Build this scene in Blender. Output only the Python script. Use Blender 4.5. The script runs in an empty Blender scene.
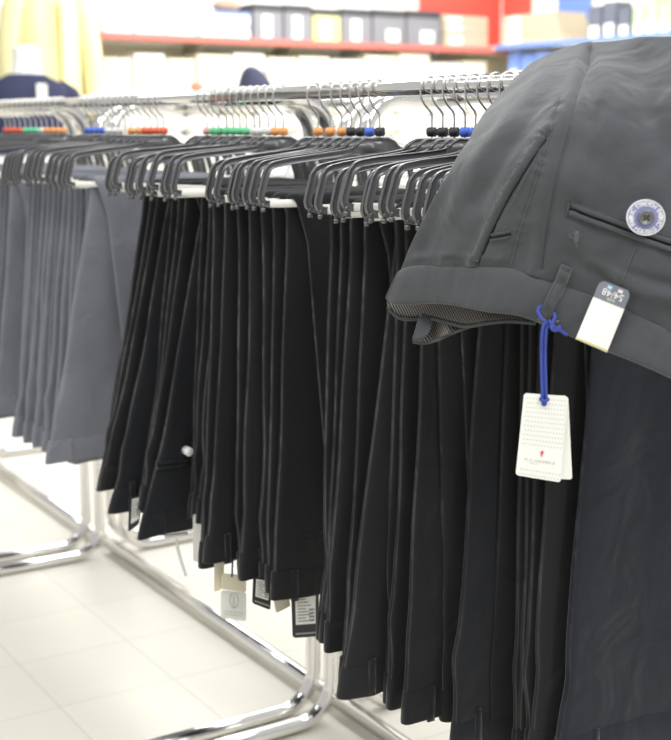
import bpy, bmesh, math, random
import numpy as np
from mathutils import Vector, Matrix

# ------------------------------------------------------------------ camera
W, H = 671, 740
CX, CY = W/2, H/2
FPX, EYE, HOR = 1300.0, 0.95, 128.0
PITCH = math.atan((CY-HOR)/FPX)
FE = math.hypot(FPX, CY-HOR)
TH = math.atan((CX+497)/FE)
FH = np.array([-math.cos(TH), math.sin(TH), 0.0])
RT = np.array([math.sin(TH), math.cos(TH), 0.0])
FW = FH*math.cos(PITCH)+np.array([0, 0, -math.sin(PITCH)])
UPV = FH*math.sin(PITCH)+np.array([0, 0, math.cos(PITCH)])
CAM = np.array([1.76324, -1.07503, EYE])

def ray(x, y): return FW*FPX+RT*(x-CX)+UPV*(CY-y)
def onX(x, y, X):
    d = ray(x, y); return CAM+d*((X-CAM[0])/d[0])
def onY(x, y, Y):
    d = ray(x, y); return CAM+d*((Y-CAM[1])/d[1])
def onZ(x, y, Z):
    d = ray(x, y); return CAM+d*((Z-CAM[2])/d[2])
def onD(x, y, D):                      # at a horizontal distance D ahead of the lens
    d = ray(x, y); return CAM+d*(D/float(d@FH))
def proj(p):
    q = np.asarray(p, float)-CAM; z = q@FW
    return CX+FPX*(q@RT)/z, CY-FPX*(q@UPV)/z

sc = bpy.context.scene
COL = sc.collection
cam = bpy.data.cameras.new('camera')
cam.sensor_fit = 'HORIZONTAL'; cam.sensor_width = 36.0; cam.lens = FPX/W*36.0
cam.clip_start = 0.05; cam.clip_end = 60
cam.dof.use_dof = True; cam.dof.focus_distance = 1.30; cam.dof.aperture_fstop = 8.5
camo = bpy.data.objects.new('camera', cam)
M = Matrix.Identity(4)
for i in range(3):
    M[i][0] = RT[i]; M[i][1] = UPV[i]; M[i][2] = -FW[i]; M[i][3] = CAM[i]
camo.matrix_world = M
COL.objects.link(camo); sc.camera = camo

# ------------------------------------------------------------------ world, lamps, exposure
wd = bpy.data.worlds.new('store_light'); sc.world = wd; wd.use_nodes = True
wd.node_tree.nodes['Background'].inputs[0].default_value = (1.0, 1.0, 1.0, 1)
wd.node_tree.nodes['Background'].inputs[1].default_value = 0.62
def area(name, loc, sx, sy, power, aim, col=(1, .995, .98)):
    l = bpy.data.lights.new(name, 'AREA'); l.shape = 'RECTANGLE'; l.size = sx; l.size_y = sy
    l.energy = power; l.color = col
    o = bpy.data.objects.new(name, l); COL.objects.link(o); o.location = loc
    o.rotation_euler = (Vector(aim)-Vector(loc)).to_track_quat('-Z', 'Y').to_euler()
area('ceiling_lamp_aisle', (0.6, -1.6, 2.7), 3.6, 0.5, 50, (0.5, -1.2, 0))
area('ceiling_lamp_rack', (-.6, 0.6, 2.7), 4.5, 0.5, 56, (-.6, .5, 0))
area('ceiling_lamp_front', (2.6, -.3, 2.5), .6, 2.5, 34, (.6, -.2, .8))
area('ceiling_lamp_shelf', (-4.4, 3.0, 2.9), 1.0, 5.0, 165, (-5.6, 3.2, 1.2))
area('ceiling_lamp_side', (-3.4, 4.0, 2.9), 3.0, .8, 55, (-3.8, 5.2, 1.3))
area('ceiling_lamp_far', (-2.3, 1.0, 2.8), 1.4, 3.0, 45, (-2.6, 1.0, 0))
sc.view_settings.view_transform = 'Standard'
sc.view_settings.look = 'None'
sc.view_settings.gamma = 1.0
sc.view_settings.use_curve_mapping = False
sc.view_settings.exposure = 0.0

# ------------------------------------------------------------------ materials
MATS = {}
def nodes(m): return m.node_tree.nodes, m.node_tree.links
def mat(name, col, rough=.5, metal=0.0, var=0.0, vscale=8.0, bump=0.0, bscale=400.0, sheen=0.0, spec=.5, trans=0.0):
    if name in MATS: return MATS[name]
    m = bpy.data.materials.new(name); m.use_nodes = True; N, L = nodes(m)
    b = N['Principled BSDF']
    b.inputs['Base Color'].default_value = (*col, 1); b.inputs['Roughness'].default_value = rough
    b.inputs['Metallic'].default_value = metal
    b.inputs['Specular IOR Level'].default_value = spec
    if sheen:
        b.inputs['Sheen Weight'].default_value = sheen; b.inputs['Sheen Roughness'].default_value = .45
    tc = N.new('ShaderNodeTexCoord')
    if var:
        n = N.new('ShaderNodeTexNoise'); n.inputs['Scale'].default_value = vscale; n.inputs['Detail'].default_value = 5
        L.new(tc.outputs['Object'], n.inputs['Vector'])
        r = N.new('ShaderNodeMapRange'); r.inputs['To Min'].default_value = 1-var; r.inputs['To Max'].default_value = 1+var
        L.new(n.outputs['Fac'], r.inputs['Value'])
        mx = N.new('ShaderNodeVectorMath'); mx.operation = 'SCALE'; mx.inputs[0].default_value = col
        L.new(r.outputs[0], mx.inputs['Scale']); L.new(mx.outputs[0], b.inputs['Base Color'])
    if bump:
        n2 = N.new('ShaderNodeTexNoise'); n2.inputs['Scale'].default_value = bscale; n2.inputs['Detail'].default_value = 3
        L.new(tc.outputs['Object'], n2.inputs['Vector'])
        bp = N.new('ShaderNodeBump'); bp.inputs['Strength'].default_value = bump; bp.inputs['Distance'].default_value = .002
        L.new(n2.outputs['Fac'], bp.inputs['Height']); L.new(bp.outputs[0], b.inputs['Normal'])
    MATS[name] = m; return m

def cloth(name, col, sheen=.25, var=.16, grain=.38):
    """cotton twill: fine diagonal weave, slight colour variation, soft creases"""
    if name in MATS: return MATS[name]
    m = mat(name, col, rough=.88, var=var, vscale=14, sheen=sheen, spec=.18)
    N, L = nodes(m); b = N['Principled BSDF']
    tc = N.new('ShaderNodeTexCoord')
    w = N.new('ShaderNodeTexWave'); w.bands_direction = 'DIAGONAL'; w.inputs['Scale'].default_value = 260; w.inputs['Distortion'].default_value = .6
    n = N.new('ShaderNodeTexNoise'); n.inputs['Scale'].default_value = 38; n.inputs['Detail'].default_value = 7; n.inputs['Roughness'].default_value = .72
    L.new(tc.outputs['Object'], w.inputs['Vector']); L.new(tc.outputs['Object'], n.inputs['Vector'])
    a = N.new('ShaderNodeMath'); a.operation = 'MULTIPLY_ADD'; a.inputs[1].default_value = .12
    L.new(w.outputs['Fac'], a.inputs[0]); L.new(n.outputs['Fac'], a.inputs[2])
    n2 = N.new('ShaderNodeTexNoise'); n2.inputs['Scale'].default_value = 13; n2.inputs['Detail'].default_value = 2; n2.inputs['Distortion'].default_value = .8
    L.new(tc.outputs['Object'], n2.inputs['Vector'])
    b2 = N.new('ShaderNodeBump'); b2.inputs['Strength'].default_value = .55; b2.inputs['Distance'].default_value = .014
    L.new(n2.outputs['Fac'], b2.inputs['Height'])
    bp = N.new('ShaderNodeBump'); L.new(b2.outputs[0], bp.inputs['Normal']); bp.inputs['Strength'].default_value = grain; bp.inputs['Distance'].default_value = .003
    L.new(a.outputs[0], bp.inputs['Height']); L.new(bp.outputs[0], b.inputs['Normal'])
    return m

BLACK = cloth('black_cotton', (.0122, .0128, .0138))
BLACKW = cloth('washed_black_cotton', (.0160, .0168, .0180))
NAVY = cloth('navy_black_cotton', (.0185, .0215, .029))
INK = cloth('ink_black_cotton', (.0140, .0153, .0186))
GREY = cloth('grey_cotton', (.195, .203, .235), sheen=.15)
GREYD = cloth('dark_grey_cotton', (.15, .156, .18), sheen=.15)
CHAR = cloth('charcoal_cotton', (.067, .072, .078), sheen=.35, var=.3, grain=.6)
CHROME = mat('chrome', (.80, .79, .77), .12, 1.0, var=.03, vscale=3)
WIRE = mat('steel_wire', (.7, .7, .69), .28, 1.0, var=.03)
PLASTIC = mat('black_plastic', (.075, .077, .083), .22, var=.1, vscale=30, spec=.8)
WPLASTIC = mat('white_plastic', (.85, .85, .83), .35, var=.03)
FOAM = mat('white_foam', (.8, .79, .74), .7, var=.05, bump=.2, bscale=300)
CARD = mat('white_card', (.84, .84, .79), .6, var=.02)
CREAM = mat('cream_card', (.74, .69, .54), .6, var=.03)
BCARD = mat('black_card', (.02, .021, .024), .45, var=.05)
PRINT = mat('grey_print', (.62, .62, .59), .6, var=.02)
DPRINT = mat('dark_grey_print', (.3, .3, .3), .6, var=.02)
RED = mat('red_print', (.62, .05, .06), .6, var=.02)
BLUECORD = mat('blue_cord', (.04, .07, .34), .7, var=.1, bump=.5, bscale=900)
NAVYCORD = mat('navy_cord', (.03, .04, .12), .7, var=.1)
SLATE = mat('slate_print', (.17, .19, .22), .5, var=.02)
THREAD = mat('grey_thread', (.125, .13, .135), .8, var=.1, vscale=300)
DARKGAP = mat('gap_shade', (.008, .008, .009), .9, var=.1)  # near-black painted in for the shade inside slits and button holes

# ------------------------------------------------------------------ object helpers
def mk(name, verts, faces, m, parent=None, smooth=True, mats=None, fmat=None):
    me = bpy.data.meshes.new(name)
    me.from_pydata([tuple(map(float, v)) for v in verts], [], faces)
    for mm in (mats or [m]): me.materials.append(mm)
    if fmat is not None: me.polygons.foreach_set('material_index', fmat)
    if smooth: me.polygons.foreach_set('use_smooth', [True]*len(me.polygons))
    me.update()
    o = bpy.data.objects.new(name, me); COL.objects.link(o)
    if parent is not None:
        o.parent = parent
        o.location = -Vector(parent.location) if tuple(parent.location) != (0, 0, 0) else (0, 0, 0)
        o['_p'] = 1
        del o['_p']
    return o
def tag(o, label=None, cat=None, group=None, kind=None):
    if label: o['label'] = label
    if cat: o['category'] = cat
    if group: o['group'] = group
    if kind: o['kind'] = kind
    return o
def thing(name, label, cat, loc, group=None):
    o = bpy.data.objects.new(name, None); COL.objects.link(o)
    o.empty_display_size = .05; o.location = tuple(map(float, loc))
    return tag(o, label, cat, group)

class MB:
    def __init__(s): s.v = []; s.f = []; s.mi = []
    def add(s, v, f, mi=0):
        n = len(s.v); s.v += [tuple(map(float, p)) for p in v]
        s.f += [tuple(i+n for i in q) for q in f]; s.mi += [mi]*len(f)
    def box(s, c, d, mi=0, bev=0.0, rot=0.0):
        bm = bmesh.new(); bmesh.ops.create_cube(bm, size=1)
        bmesh.ops.scale(bm, vec=d, verts=bm.verts)
        if bev: bmesh.ops.bevel(bm, geom=bm.edges[:], offset=bev, segments=2, affect='EDGES')
        if rot: bmesh.ops.rotate(bm, matrix=Matrix.Rotation(rot, 3, 'Z'), verts=bm.verts)
        bmesh.ops.translate(bm, vec=c, verts=bm.verts)
        bm.verts.index_update()
        s.add([v.co[:] for v in bm.verts], [[v.index for v in f.verts] for f in bm.faces], mi); bm.free()
    def tube(s, pts, r, n=10, closed=False, cap=True, mi=0, flat=None, ref=None):
        """sweep a circle (or an ellipse, flat=(a,b) along ref) down a polyline"""
        P = [np.asarray(p, float) for p in pts]; k = len(P); rings = []
        prev = None
        for i in range(k):
            if closed: t = P[(i+1) % k]-P[i-1]
            else: t = P[min(i+1, k-1)]-P[max(i-1, 0)]
            t = t/(np.linalg.norm(t)+1e-12)
            if ref is not None: e1 = np.asarray(ref, float)-t*(np.asarray(ref, float)@t)
            elif prev is None:
                a = np.array([0, 0, 1.]) if abs(t[2]) < .9 else np.array([1., 0, 0]); e1 = a-t*(a@t)
            else: e1 = prev-t*(prev@t)
            e1 = e1/(np.linalg.norm(e1)+1e-12); prev = e1; e2 = np.cross(t, e1)
            ra, rb = flat if flat else ((r[i], r[i]) if hasattr(r, '__len__') else (r, r))
            rings.append([P[i]+e1*ra*math.cos(2*math.pi*j/n)+e2*rb*math.sin(2*math.pi*j/n) for j in range(n)])
        v = [p for q in rings for p in q]; f = []
        for i in range(k if closed else k-1):
            for j in range(n):
                f.append((i*n+j, i*n+(j+1) % n, ((i+1) % k)*n+(j+1) % n, ((i+1) % k)*n+j))
        if cap and not closed: f += [tuple(range(n-1, -1, -1)), tuple((k-1)*n+j for j in range(n))]
        s.add(v, f, mi)
    def loft(s, rings, cap=True, mi=0):
        n = len(rings[0]); v = [p for q in rings for p in q]; f = []
        for i in range(len(rings)-1):
            for j in range(n): f.append((i*n+j, i*n+(j+1) % n, (i+1)*n+(j+1) % n, (i+1)*n+j))
        if cap: f += [tuple(range(n-1, -1, -1)), tuple((len(rings)-1)*n+j for j in range(n))]
        s.add(v, f, mi)
    def build(s, name, m, parent=None, smooth=True, mats=None):
        return mk(name, s.v, s.f, m, parent, smooth, mats, s.mi)

def arc(c, r, a0, a1, e1, e2, n=8):
    c = np.asarray(c, float); e1 = np.asarray(e1, float); e2 = np.asarray(e2, float)
    return [c+r*(math.cos(a)*e1+math.sin(a)*e2) for a in np.linspace(a0, a1, n)]
def catmull(pts, per=6):
    P = [np.asarray(p, float) for p in pts]; out = []
    for i in range(len(P)-1):
        p0 = P[max(i-1, 0)]; p1 = P[i]; p2 = P[i+1]; p3 = P[min(i+2, len(P)-1)]
        for t in np.linspace(0, 1, per, endpoint=False):
            out.append(.5*((2*p1)+(-p0+p2)*t+(2*p0-5*p1+4*p2-p3)*t*t+(-p0+3*p1-3*p2+p3)*t**3))
    out.append(P[-1]); return out

def text_geo(body, size=1.0, bold=0.0):
    cu = bpy.data.curves.new('lettering', 'FONT'); cu.body = body; cu.size = size
    cu.align_x = 'CENTER'; cu.align_y = 'CENTER'; cu.resolution_u = 3; cu.offset = bold
    o = bpy.data.objects.new('lettering', cu); COL.objects.link(o)
    bpy.context.view_layer.update()
    me = bpy.data.meshes.new_from_object(o.evaluated_get(bpy.context.evaluated_depsgraph_get()))
    v = [tuple(p.co) for p in me.vertices]; f = [tuple(p.vertices) for p in me.polygons]
    bpy.data.objects.remove(o); bpy.data.meshes.remove(me); bpy.data.curves.remove(cu)
    return v, f

# ------------------------------------------------------------------ setting: floor, walls
XB = -5.641+-.42               # face of the back wall
YR = 4.892+.42                 # face of the right wall
XS, YS = -5.641, 4.892         # front edges of the shelves
def floor_mat():
    m = mat('floor_tiles', (.78, .75, .66), .32, spec=.4); N, L = nodes(m); b = N['Principled BSDF']
    g = N.new('ShaderNodeNewGeometry'); mp = N.new('ShaderNodeMapping'); mp.inputs['Location'].default_value = (.200, .174, 0)
    L.new(g.outputs['Position'], mp.inputs['Vector'])
    br = N.new('ShaderNodeTexBrick'); br.offset = 0; br.squash = 1
    br.inputs['Scale'].default_value = 1; br.inputs['Brick Width'].default_value = .2085; br.inputs['Row Height'].default_value = .2085
    br.inputs['Mortar Size'].default_value = .0014; br.inputs['Mortar Smooth'].default_value = .3
    br.inputs['Color1'].default_value = (.78, .755, .665, 1); br.inputs['Color2'].default_value = (.755, .73, .65, 1)
    br.inputs['Mortar'].default_value = (.6, .575, .5, 1)
    L.new(mp.outputs[0], br.inputs['Vector'])
    n = N.new('ShaderNodeTexNoise'); n.inputs['Scale'].default_value = 3; L.new(g.outputs['Position'], n.inputs['Vector'])
    r = N.new('ShaderNodeMapRange'); r.inputs['To Min'].default_value = .97; r.inputs['To Max'].default_value = 1.03
    L.new(n.outputs['Fac'], r.inputs['Value'])
    mx = N.new('ShaderNodeVectorMath'); mx.operation = 'SCALE'
    L.new(br.outputs['Color'], mx.inputs[0]); L.new(r.outputs[0], mx.inputs['Scale']); L.new(mx.outputs[0], b.inputs['Base Color'])
    bp = N.new('ShaderNodeBump'); bp.inputs['Strength'].default_value = .15; bp.inputs['Distance'].default_value = .002; bp.invert = True
    L.new(br.outputs['Fac'], bp.inputs['Height']); L.new(bp.outputs[0], b.inputs['Normal'])
    return m
q = MB(); q.box(((XB+3.2)/2, (YR-3.5)/2, -.05), (3.2-XB, YR+3.5, .1)); tag(q.build('floor', floor_mat(), smooth=False), kind='structure')
WALL = mat('wall_paint', (.86, .85, .80), .8, var=.03)
PANEL = mat('beige_panel', (.74, .67, .5), .8, var=.04)
REDP = mat('red_panel', (.68, .10, .07), .6, var=.05)
BLUEP = mat('blue_panel', (.14, .25, .62), .6, var=.05)
q = MB(); q.box((XB-.05, (YR-3.5)/2, 1.4), (.1, YR+3.5, 2.8)); tag(q.build('wall_back', WALL, smooth=False), kind='structure')
q = MB(); q.box(((XB+3.2)/2, YR+.05, 1.4), (3.2-XB, .1, 2.8)); tag(q.build('wall_right', WALL, smooth=False), kind='structure')

# ------------------------------------------------------------------ racks
TR = .0122; RR = .0090; RZ = .9945; RV = .205
def tube_rack(u0, u1, ends, label):
    t = thing('clothes_rack', label, 'clothes rack', ((u0+u1)/2, 0, 0), 'double-sided chrome racks in a row')
    for s in (-1, 1):
        q = MB(); q.tube([(u0, s*RV, RZ), (u1, s*RV, RZ)], RR, 14)
        q.build('top_rail', CHROME, t)
    q = MB(); q.tube([(ends[0]-.021, 0, .021), (ends[1]+.021, 0, .021)], .0135, 16); q.build('base_bar', CHROME, t)
    for ue in ends:
        for s in (-1, 1):
            r = .062; v0 = s*.030
            pts = [(ue, s*(RV+.30), TR)]+[(ue, v0+s*r*2, TR)]
            pts += [np.array([ue, v0+s*(r-r*math.sin(a)), TR+r-r*math.cos(a)]) for a in np.linspace(0, math.pi/2, 9)]
            pts += [np.array([ue, v0+s*(r-r*math.cos(a)), RZ-r+r*math.sin(a)-.001]) for a in np.linspace(0, math.pi/2, 9)]
            pts += [(ue, s*(RV-.004), RZ)]
            q = MB(); q.tube(pts, TR, 14); e = q.build('end_tube', CHROME, t)
            q = MB(); q.tube([(ue, s*(RV+.29), TR+.0005), (ue, s*(RV+.315), TR+.0005)], TR+.0012, 14); q.build('end_cap', mat('grey_rubber', (.25, .25, .25), .6, var=.05), e)
    return t
tube_rack(.053, 1.05, (.09, 1.02), 'nearest chrome double rack, carrying the bunches of black trousers')
tube_rack(-.91, .047, (-.89, .035), 'middle chrome double rack, carrying the grey bunch of trousers')
tube_rack(-2.0, -.955, (-1.9, -.97), 'chrome double rack at the far left end of the row')
# ------------------------------------------------------------------ hangers
CLIPC = {'red': (.85, .14, .06), 'orange': (.95, .42, .15), 'green': (.16, .68, .33), 'blue': (.07, .17, .72),
         'white': (.85, .84, .82), 'pink': (.85, .45, .45), 'black': (.03, .03, .035)}
def hanger(u, label, group, clip, roll=0.0, plastic=PLASTIC, side=-1, yaw=0.0, half=.150):
    """trouser hanger hooked on the rail at (u, side*RV); drawn in its own v-z plane, tilted by roll"""
    V0 = side*RV
    t = thing('trouser_hanger', label, 'hanger', (u, V0, RZ), group)
    cr, sr = math.cos(roll), math.sin(roll); cy_, sy_ = math.cos(yaw), math.sin(yaw)
    def P(v, z, du=0.0):
        v2, z2 = v*cr+(z-RZ)*sr, RZ-v*sr+(z-RZ)*cr
        return np.array([u+du*cy_-v2*sy_, V0+v2*cy_+du*sy_, z2])
    # hook
    rr = RR+.0022
    pts = [P(rr*math.cos(a), RZ+rr*math.sin(a)) for a in np.linspace(-.35, math.pi+.12, 15)]
    pts += catmull([P(-rr, RZ-.004), P(-rr+.0015, RZ-.012), P(-.004, RZ-.0205), P(.0035, RZ-.028), P(.0045, RZ-.036), P(.0045, .936)], 4)
    q = MB(); q.tube(pts, .00125, 6); q.build('hook', WIRE, t)
    # frame: strip around arm, side, plus filled neck plate
    h = half
    L = [(-.030, .9255), (-.036, .9232), (-.06, .9197), (-h*.75, .9135), (-h+.021, .9108), (-h+.010, .9082), (-h+.0035, .9022)]
    L += [(-h+.0005, .893), (-h-.003, .881), (-h-.0045, .8735), (-h-.0025, .8675), (-h+.004, .8652), (-h+.02, .8655)]
    fr = MB()
    for s in (1, -1):
        pts = [P(v*s, z) for v, z in catmull([(0, .9285)]+L, 3)] if False else [P(a[0]*s, a[1]) for a in catmull(L, 3)]
        prof = [(.0044, .0028), (.0047, .0020), (.0047, -.0020), (.0044, -.0028), (.0036, -.0028), (.0030, -.0014), (-.0030, -.0014), (-.0036, -.0028), (-.0044, -.0028), (-.0047, -.0020), (-.0047, .0020), (-.0044, .0028), (-.0036, .0028), (-.0030, .0014), (.0030, .0014), (.0036, .0028)]
        uax = P(0, 0, 1.0)-P(0, 0, 0.0); uax = uax/np.linalg.norm(uax)
        rg_ = []
        for i_, p_ in enumerate(pts):
            t_ = pts[min(i_+1, len(pts)-1)]-pts[max(i_-1, 0)]; t_ = t_/np.linalg.norm(t_)
            n_ = np.cross(t_, uax)*s; rg_.append([p_+n_*a_*.84+uax*b_*.86 for a_, b_ in prof])
        fr.loft(rg_)
        # raised outer rim that catches the light
        fr.tube([P(-h*s-.002*s, .8665), P(-h*s-.002*s, .861)], .0021, 6)
        fr.tube([P(-h*s-.002*s, .8612), P(-h*s-.002*s, .8566)], .0030, 8)
    pl = [(-.034, .921), (-.031, .9275), (-.024, .934), (-.016, .9375), (.016, .9375), (.024, .934), (.031, .9275), (.034, .921)]
    n = len(pl)
    v = [P(a, b, -.0024) for a, b in pl]+[P(a, b, .0024) for a, b in pl]
    f = [tuple(range(n)), tuple(range(2*n-1, n-1, -1))]+[(i, n+i, n+(i+1) % n, (i+1) % n) for i in range(n)]
    fr.add(v, f)
    fr.tube([P(a, b) for a, b in pl[1:-1]], .003, 8, flat=(.0034, .0018), ref=P(0, 0, 1)-P(0, 0, 0))
    fr.build('frame', plastic, t)
    q = MB(); q.tube([P(-h+.006, .8655), P(h-.006, .8655)], .0046, 10); q.build('foam_roller', FOAM if plastic is PLASTIC else plastic, t)
    if clip:
        q = MB(); c = P(.0045, .9455)
        q.box(c, (.0085, .0115, .0105), bev=.0015)
        o = q.build('size_clip', mat('clip_'+clip, CLIPC[clip], .45, var=.03), t)
        o['label'] = clip+' size clip'
    return t, P

# ------------------------------------------------------------------ hanging trousers
def ripple(v, z, u, top):
    d = min(1.0, max(0.0, (top-z)/.25))
    return d*(.0022*math.sin(v*46+u*9)+.0015*math.sin(v*88+z*9+u*15))
def section(vL, vR, t, ea=.010, nf=8, ne=7, notch=0.0):
    """flattened tube from vL to vR, thickness t, with elliptical pressed edges"""
    r = t/2; pts = []; ea = min(ea, (vR-vL)*.3)
    vs = np.linspace(vL+ea, vR-ea, nf)
    for v in vs: pts.append((v, r))
    for a in np.linspace(math.pi/2, -math.pi/2, ne+2)[1:-1]: pts.append((vR-ea+ea*math.cos(a), r*math.sin(a)))
    for v in vs[::-1]: pts.append((v, -r))
    for a in np.linspace(-math.pi/2, -3*math.pi/2, ne+2)[1:-1]: pts.append((vL+ea+ea*math.cos(a)+notch*max(0, 1-abs(math.sin(a))*2.2), r*math.sin(a)))
    return pts
def trousers(u, label, group, m, rng, top=(-.105, .095), bot=(-.15, .10), zb=.8655, zh=.40, near=False, side=-1,
             thick=.0044, roll=0.0, pocket=None, loops=(.12, .55), cuff=.36, hang=None, seat=1.25, kname='chino_trousers'):
    V0 = side*RV
    root = thing(kname, label, 'trousers', (u, V0, zh), group)
    sg = 1 if near else -1
    drop = zb-zh
    e1 = [rng.uniform(-.004, .004) for _ in range(8)]
    def noise1(p, k): return (.0016*math.sin(p*6+e1[k]*900)+.0012*math.sin(p*15+e1[k+1]*700))*p
    bandh = .036
    def edges(p):                       # waist half, p: 0 at bar .. 1 at hem
        e = .88*p+.12*p*p
        vl = top[0]+(bot[0]-top[0])*e
        vr = top[1]+(bot[1]-top[1])*e
        return vl, vr
    TW = thick*2.05; TC = thick*1.75
    for k, (half_, ti) in enumerate((('waist', TW), ('cuff', TC))):
        pass
    R = .0048
    rings = []
    nW = 34; lean = e1[7]*.8; kn = rng.uniform(.35, .8); ka = rng.uniform(-.0015, .002); kb_ = rng.uniform(-.005, .004)
    for i in range(nW+1):               # waist half, from inside the waistband up to the bar
        p = 1-i/nW; z = zb-drop*p+(bandh-.012)*p
        vl, vr = edges(p*(1-(bandh-.012)/drop))
        vl += noise1(p, 0)+ka*math.exp(-((p-kn)/.12)**2)+kb_*math.exp(-((p-.86)/.045)**2)
        vr += noise1(p, 2)
        tt = TW*(1+(seat-1)*min(1, max(0, (p-.45)/.3)))
        w = min(1, max(0, (.10-p)/.10)); g = (tt/2+.0005)*(1-w)+(R+TW/2)*w
        ring = []
        for v, n in section(vl, vr, tt, .013-.005*p, notch=.0055):
            fold = .0015*math.sin(p*math.pi)*math.sin((v-vl)*60+e1[3]*500)*min(1, p*4)+lean*p*p+.0016*math.sin(v*60+e1[5]*800)*max(0, (p-.75)/.25)+.0013*math.sin(v*105+p*9+e1[2]*700)*max(0, (p-.6)/.4)
            ring.append((u+sg*(g+n)+ripple(v, z, u, zb)+fold, V0+v+roll*(z-RZ), z-roll*v))
        rings.append(ring)
    for a in np.linspace(0, math.pi, 8)[1:-1]:
        tt = TW+(TC-TW)*a/math.pi
        rings.append([(u+sg*math.cos(a)*(R+tt/2+n), V0+v+roll*(zb-RZ), zb+math.sin(a)*(R+tt/2+n)-roll*v) for v, n in section(top[0]+.004*a/math.pi, top[1], tt, .008)])
    for i in range(17):                 # cuff half
        p = i/16; z = zb-cuff*p
        w = min(1, max(0, (.13-p)/.13)); g = (TC/2+.0005)*(1-w)+(R+TC/2)*w
        vl = top[0]+.004+.012*min(1, p*8)+.034*p+e1[4]*.8*p; vr = top[1]-.028*p
        rings.append([(u-sg*(g+n)+ripple(v, z, u, zb), V0+v+roll*(z-RZ), z-roll*v) for v, n in section(vl, vr, TC, .010, notch=.005)])
    q = MB(); q.loft(rings); q.build('legs', m, root)
    # waistband: hollow flat tube
    c0 = TW*seat/2+.0006
    T = TW*seat+.0018
    rings = []
    def band_ring(z, extra, inset=0.0, tscale=1.0):
        p = (zb-z)/drop; vl, vr = edges(p); vl += noise1(p, 0); vr += noise1(p, 2)
        sec = section(vl-extra+inset, vr+extra-inset, T*tscale, .008)
        return [(u+sg*(c0+n)+ripple(v, z, u, zb)+.0016*math.sin(v*60+e1[5]*800)+.0013*math.sin(v*105+9+e1[2]*700)+lean, V0+v+roll*(z-RZ), z-roll*v+.004*math.sin((v-vl)*14+e1[6]*400)) for v, n in sec]
    for z, ex, ins, ts in ((zh+bandh, .0, .0015, .8), (zh+bandh-.0015, .001, 0, 1), (zh+.018, .0016, 0, 1.08), (zh+.002, .001, 0, 1.12), (zh, .0005, 0, 1.02), (zh, 0, .0016, .72), (zh+.016, 0, .003, .6)):
        rings.append(band_ring(z, ex, ins, ts))
    q = MB(); q.loft(rings); q.build('waistband', m, root)
    vl, vr = edges(1.0)
    face = c0*1.0+T*.56
    for fr in loops:
        v = vl+(vr-vl)*fr
        q = MB(); r_ = []
        for z in np.linspace(zh+.001, zh+bandh+.004, 5):
            bulge = .0012+.0005*math.sin((z-zh)/(bandh)*math.pi)
            r_.append([(u+sg*c0+T*.53+lean+ripple(v+a, z, u, zb)+.0016*math.sin((v+a)*60+e1[5]*800)+b, V0+v+a+roll*(z-RZ), z-roll*v) for a, b in ((-.0045, -.001), (.0045, -.001), (.0040, bulge), (-.0040, bulge))])
        q.loft(r_); q.build('belt_loop', m, root)
    if pocket:                           # welt pocket on the face towards the viewer
        v0, v1, z0 = pocket
        q = MB()
        for dz in (0, -.0075):
            rr_ = []
            for v in np.linspace(v0, v1, 10):
                z = z0+dz; uu = u+sg*c0+T*.5-.0008+ripple(v, z, u, zb)+lean*.8
                rr_.append([(uu+b, V0+v+roll*(z-RZ), z+c-roll*v) for b, c in ((-.003, -.003), (-.003, .003), (.0012, .0026), (.0012, -.0026))])
            q.loft(rr_)
        q.build('welt_pocket', m, root)
    return root, edges, (c0, T, sg)

# ------------------------------------------------------------------ bunches on the front rail
rng = random.Random(7)
ORD = ['first', 'second', 'third', 'fourth', 'fifth', 'sixth', 'seventh', 'eighth', 'ninth', 'tenth', 'eleventh', 'twelfth', 'thirteenth', 'fourteenth', 'fifteenth', 'sixteenth', 'seventeenth', 'eighteenth']
def vrel(x, y, u):
    p = onX(x, y, u); return p[1]+RV, p[2]

def bunch(rows, place, colour, m_of, zb=.8655):
    out = []
    n = len(rows)
    for i, r in enumerate(rows):
        u = r['u']; roll = r.get('roll', rng.uniform(-.03, .035)); clip = r.get('clip')
        if i == n-1: nth = 'nearest one in'
        else: nth = ORD[i]+' from the left in'
        hg, P = hanger(u, f"black hanger with {clip+' clip' if clip else 'no clip'}, {nth} {place}", 'trouser hangers in '+place, clip, roll, yaw=r.get('yaw', rng.uniform(-.03, .03)))
        k1, k2 = roll*.5*(zb-RZ), roll*.5*(r['zh']-RZ)
        top = (r['top'][0]-k1, r['top'][1]-k1); bot = (r['bot'][0]-k2, r['bot'][1]-k2)
        t, ed, info = trousers(u, f"{r.get('col', colour)} trousers on a hanger, {nth} {place}", 'trousers hanging in '+place, r.get('m') or m_of(i), rng,
                         top=top, bot=bot, zb=zb-.0005, zh=r['zh'], near=r.get('near', False), roll=roll*.5,
                         pocket=r.get('pocket'), loops=r.get('loops', (.16, .6)), cuff=r.get('cuff', .36), thick=r.get('thick', .0044), seat=r.get('seat', 1.3))
        out.append((t, ed, info, u, r))
    return out
def row(u, xt, yt, xb, yb, w0=.2, w1=.25, **k):
    """a pair whose left edge runs through two measured points in its own hanging plane"""
    vt, zt = vrel(xt, yt, u); vb, zb_ = vrel(xb, yb, u)
    d = dict(u=u, top=(vt, vt+w0), bot=(vb, vb+w1), zh=zb_); d.update(k); return d

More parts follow.
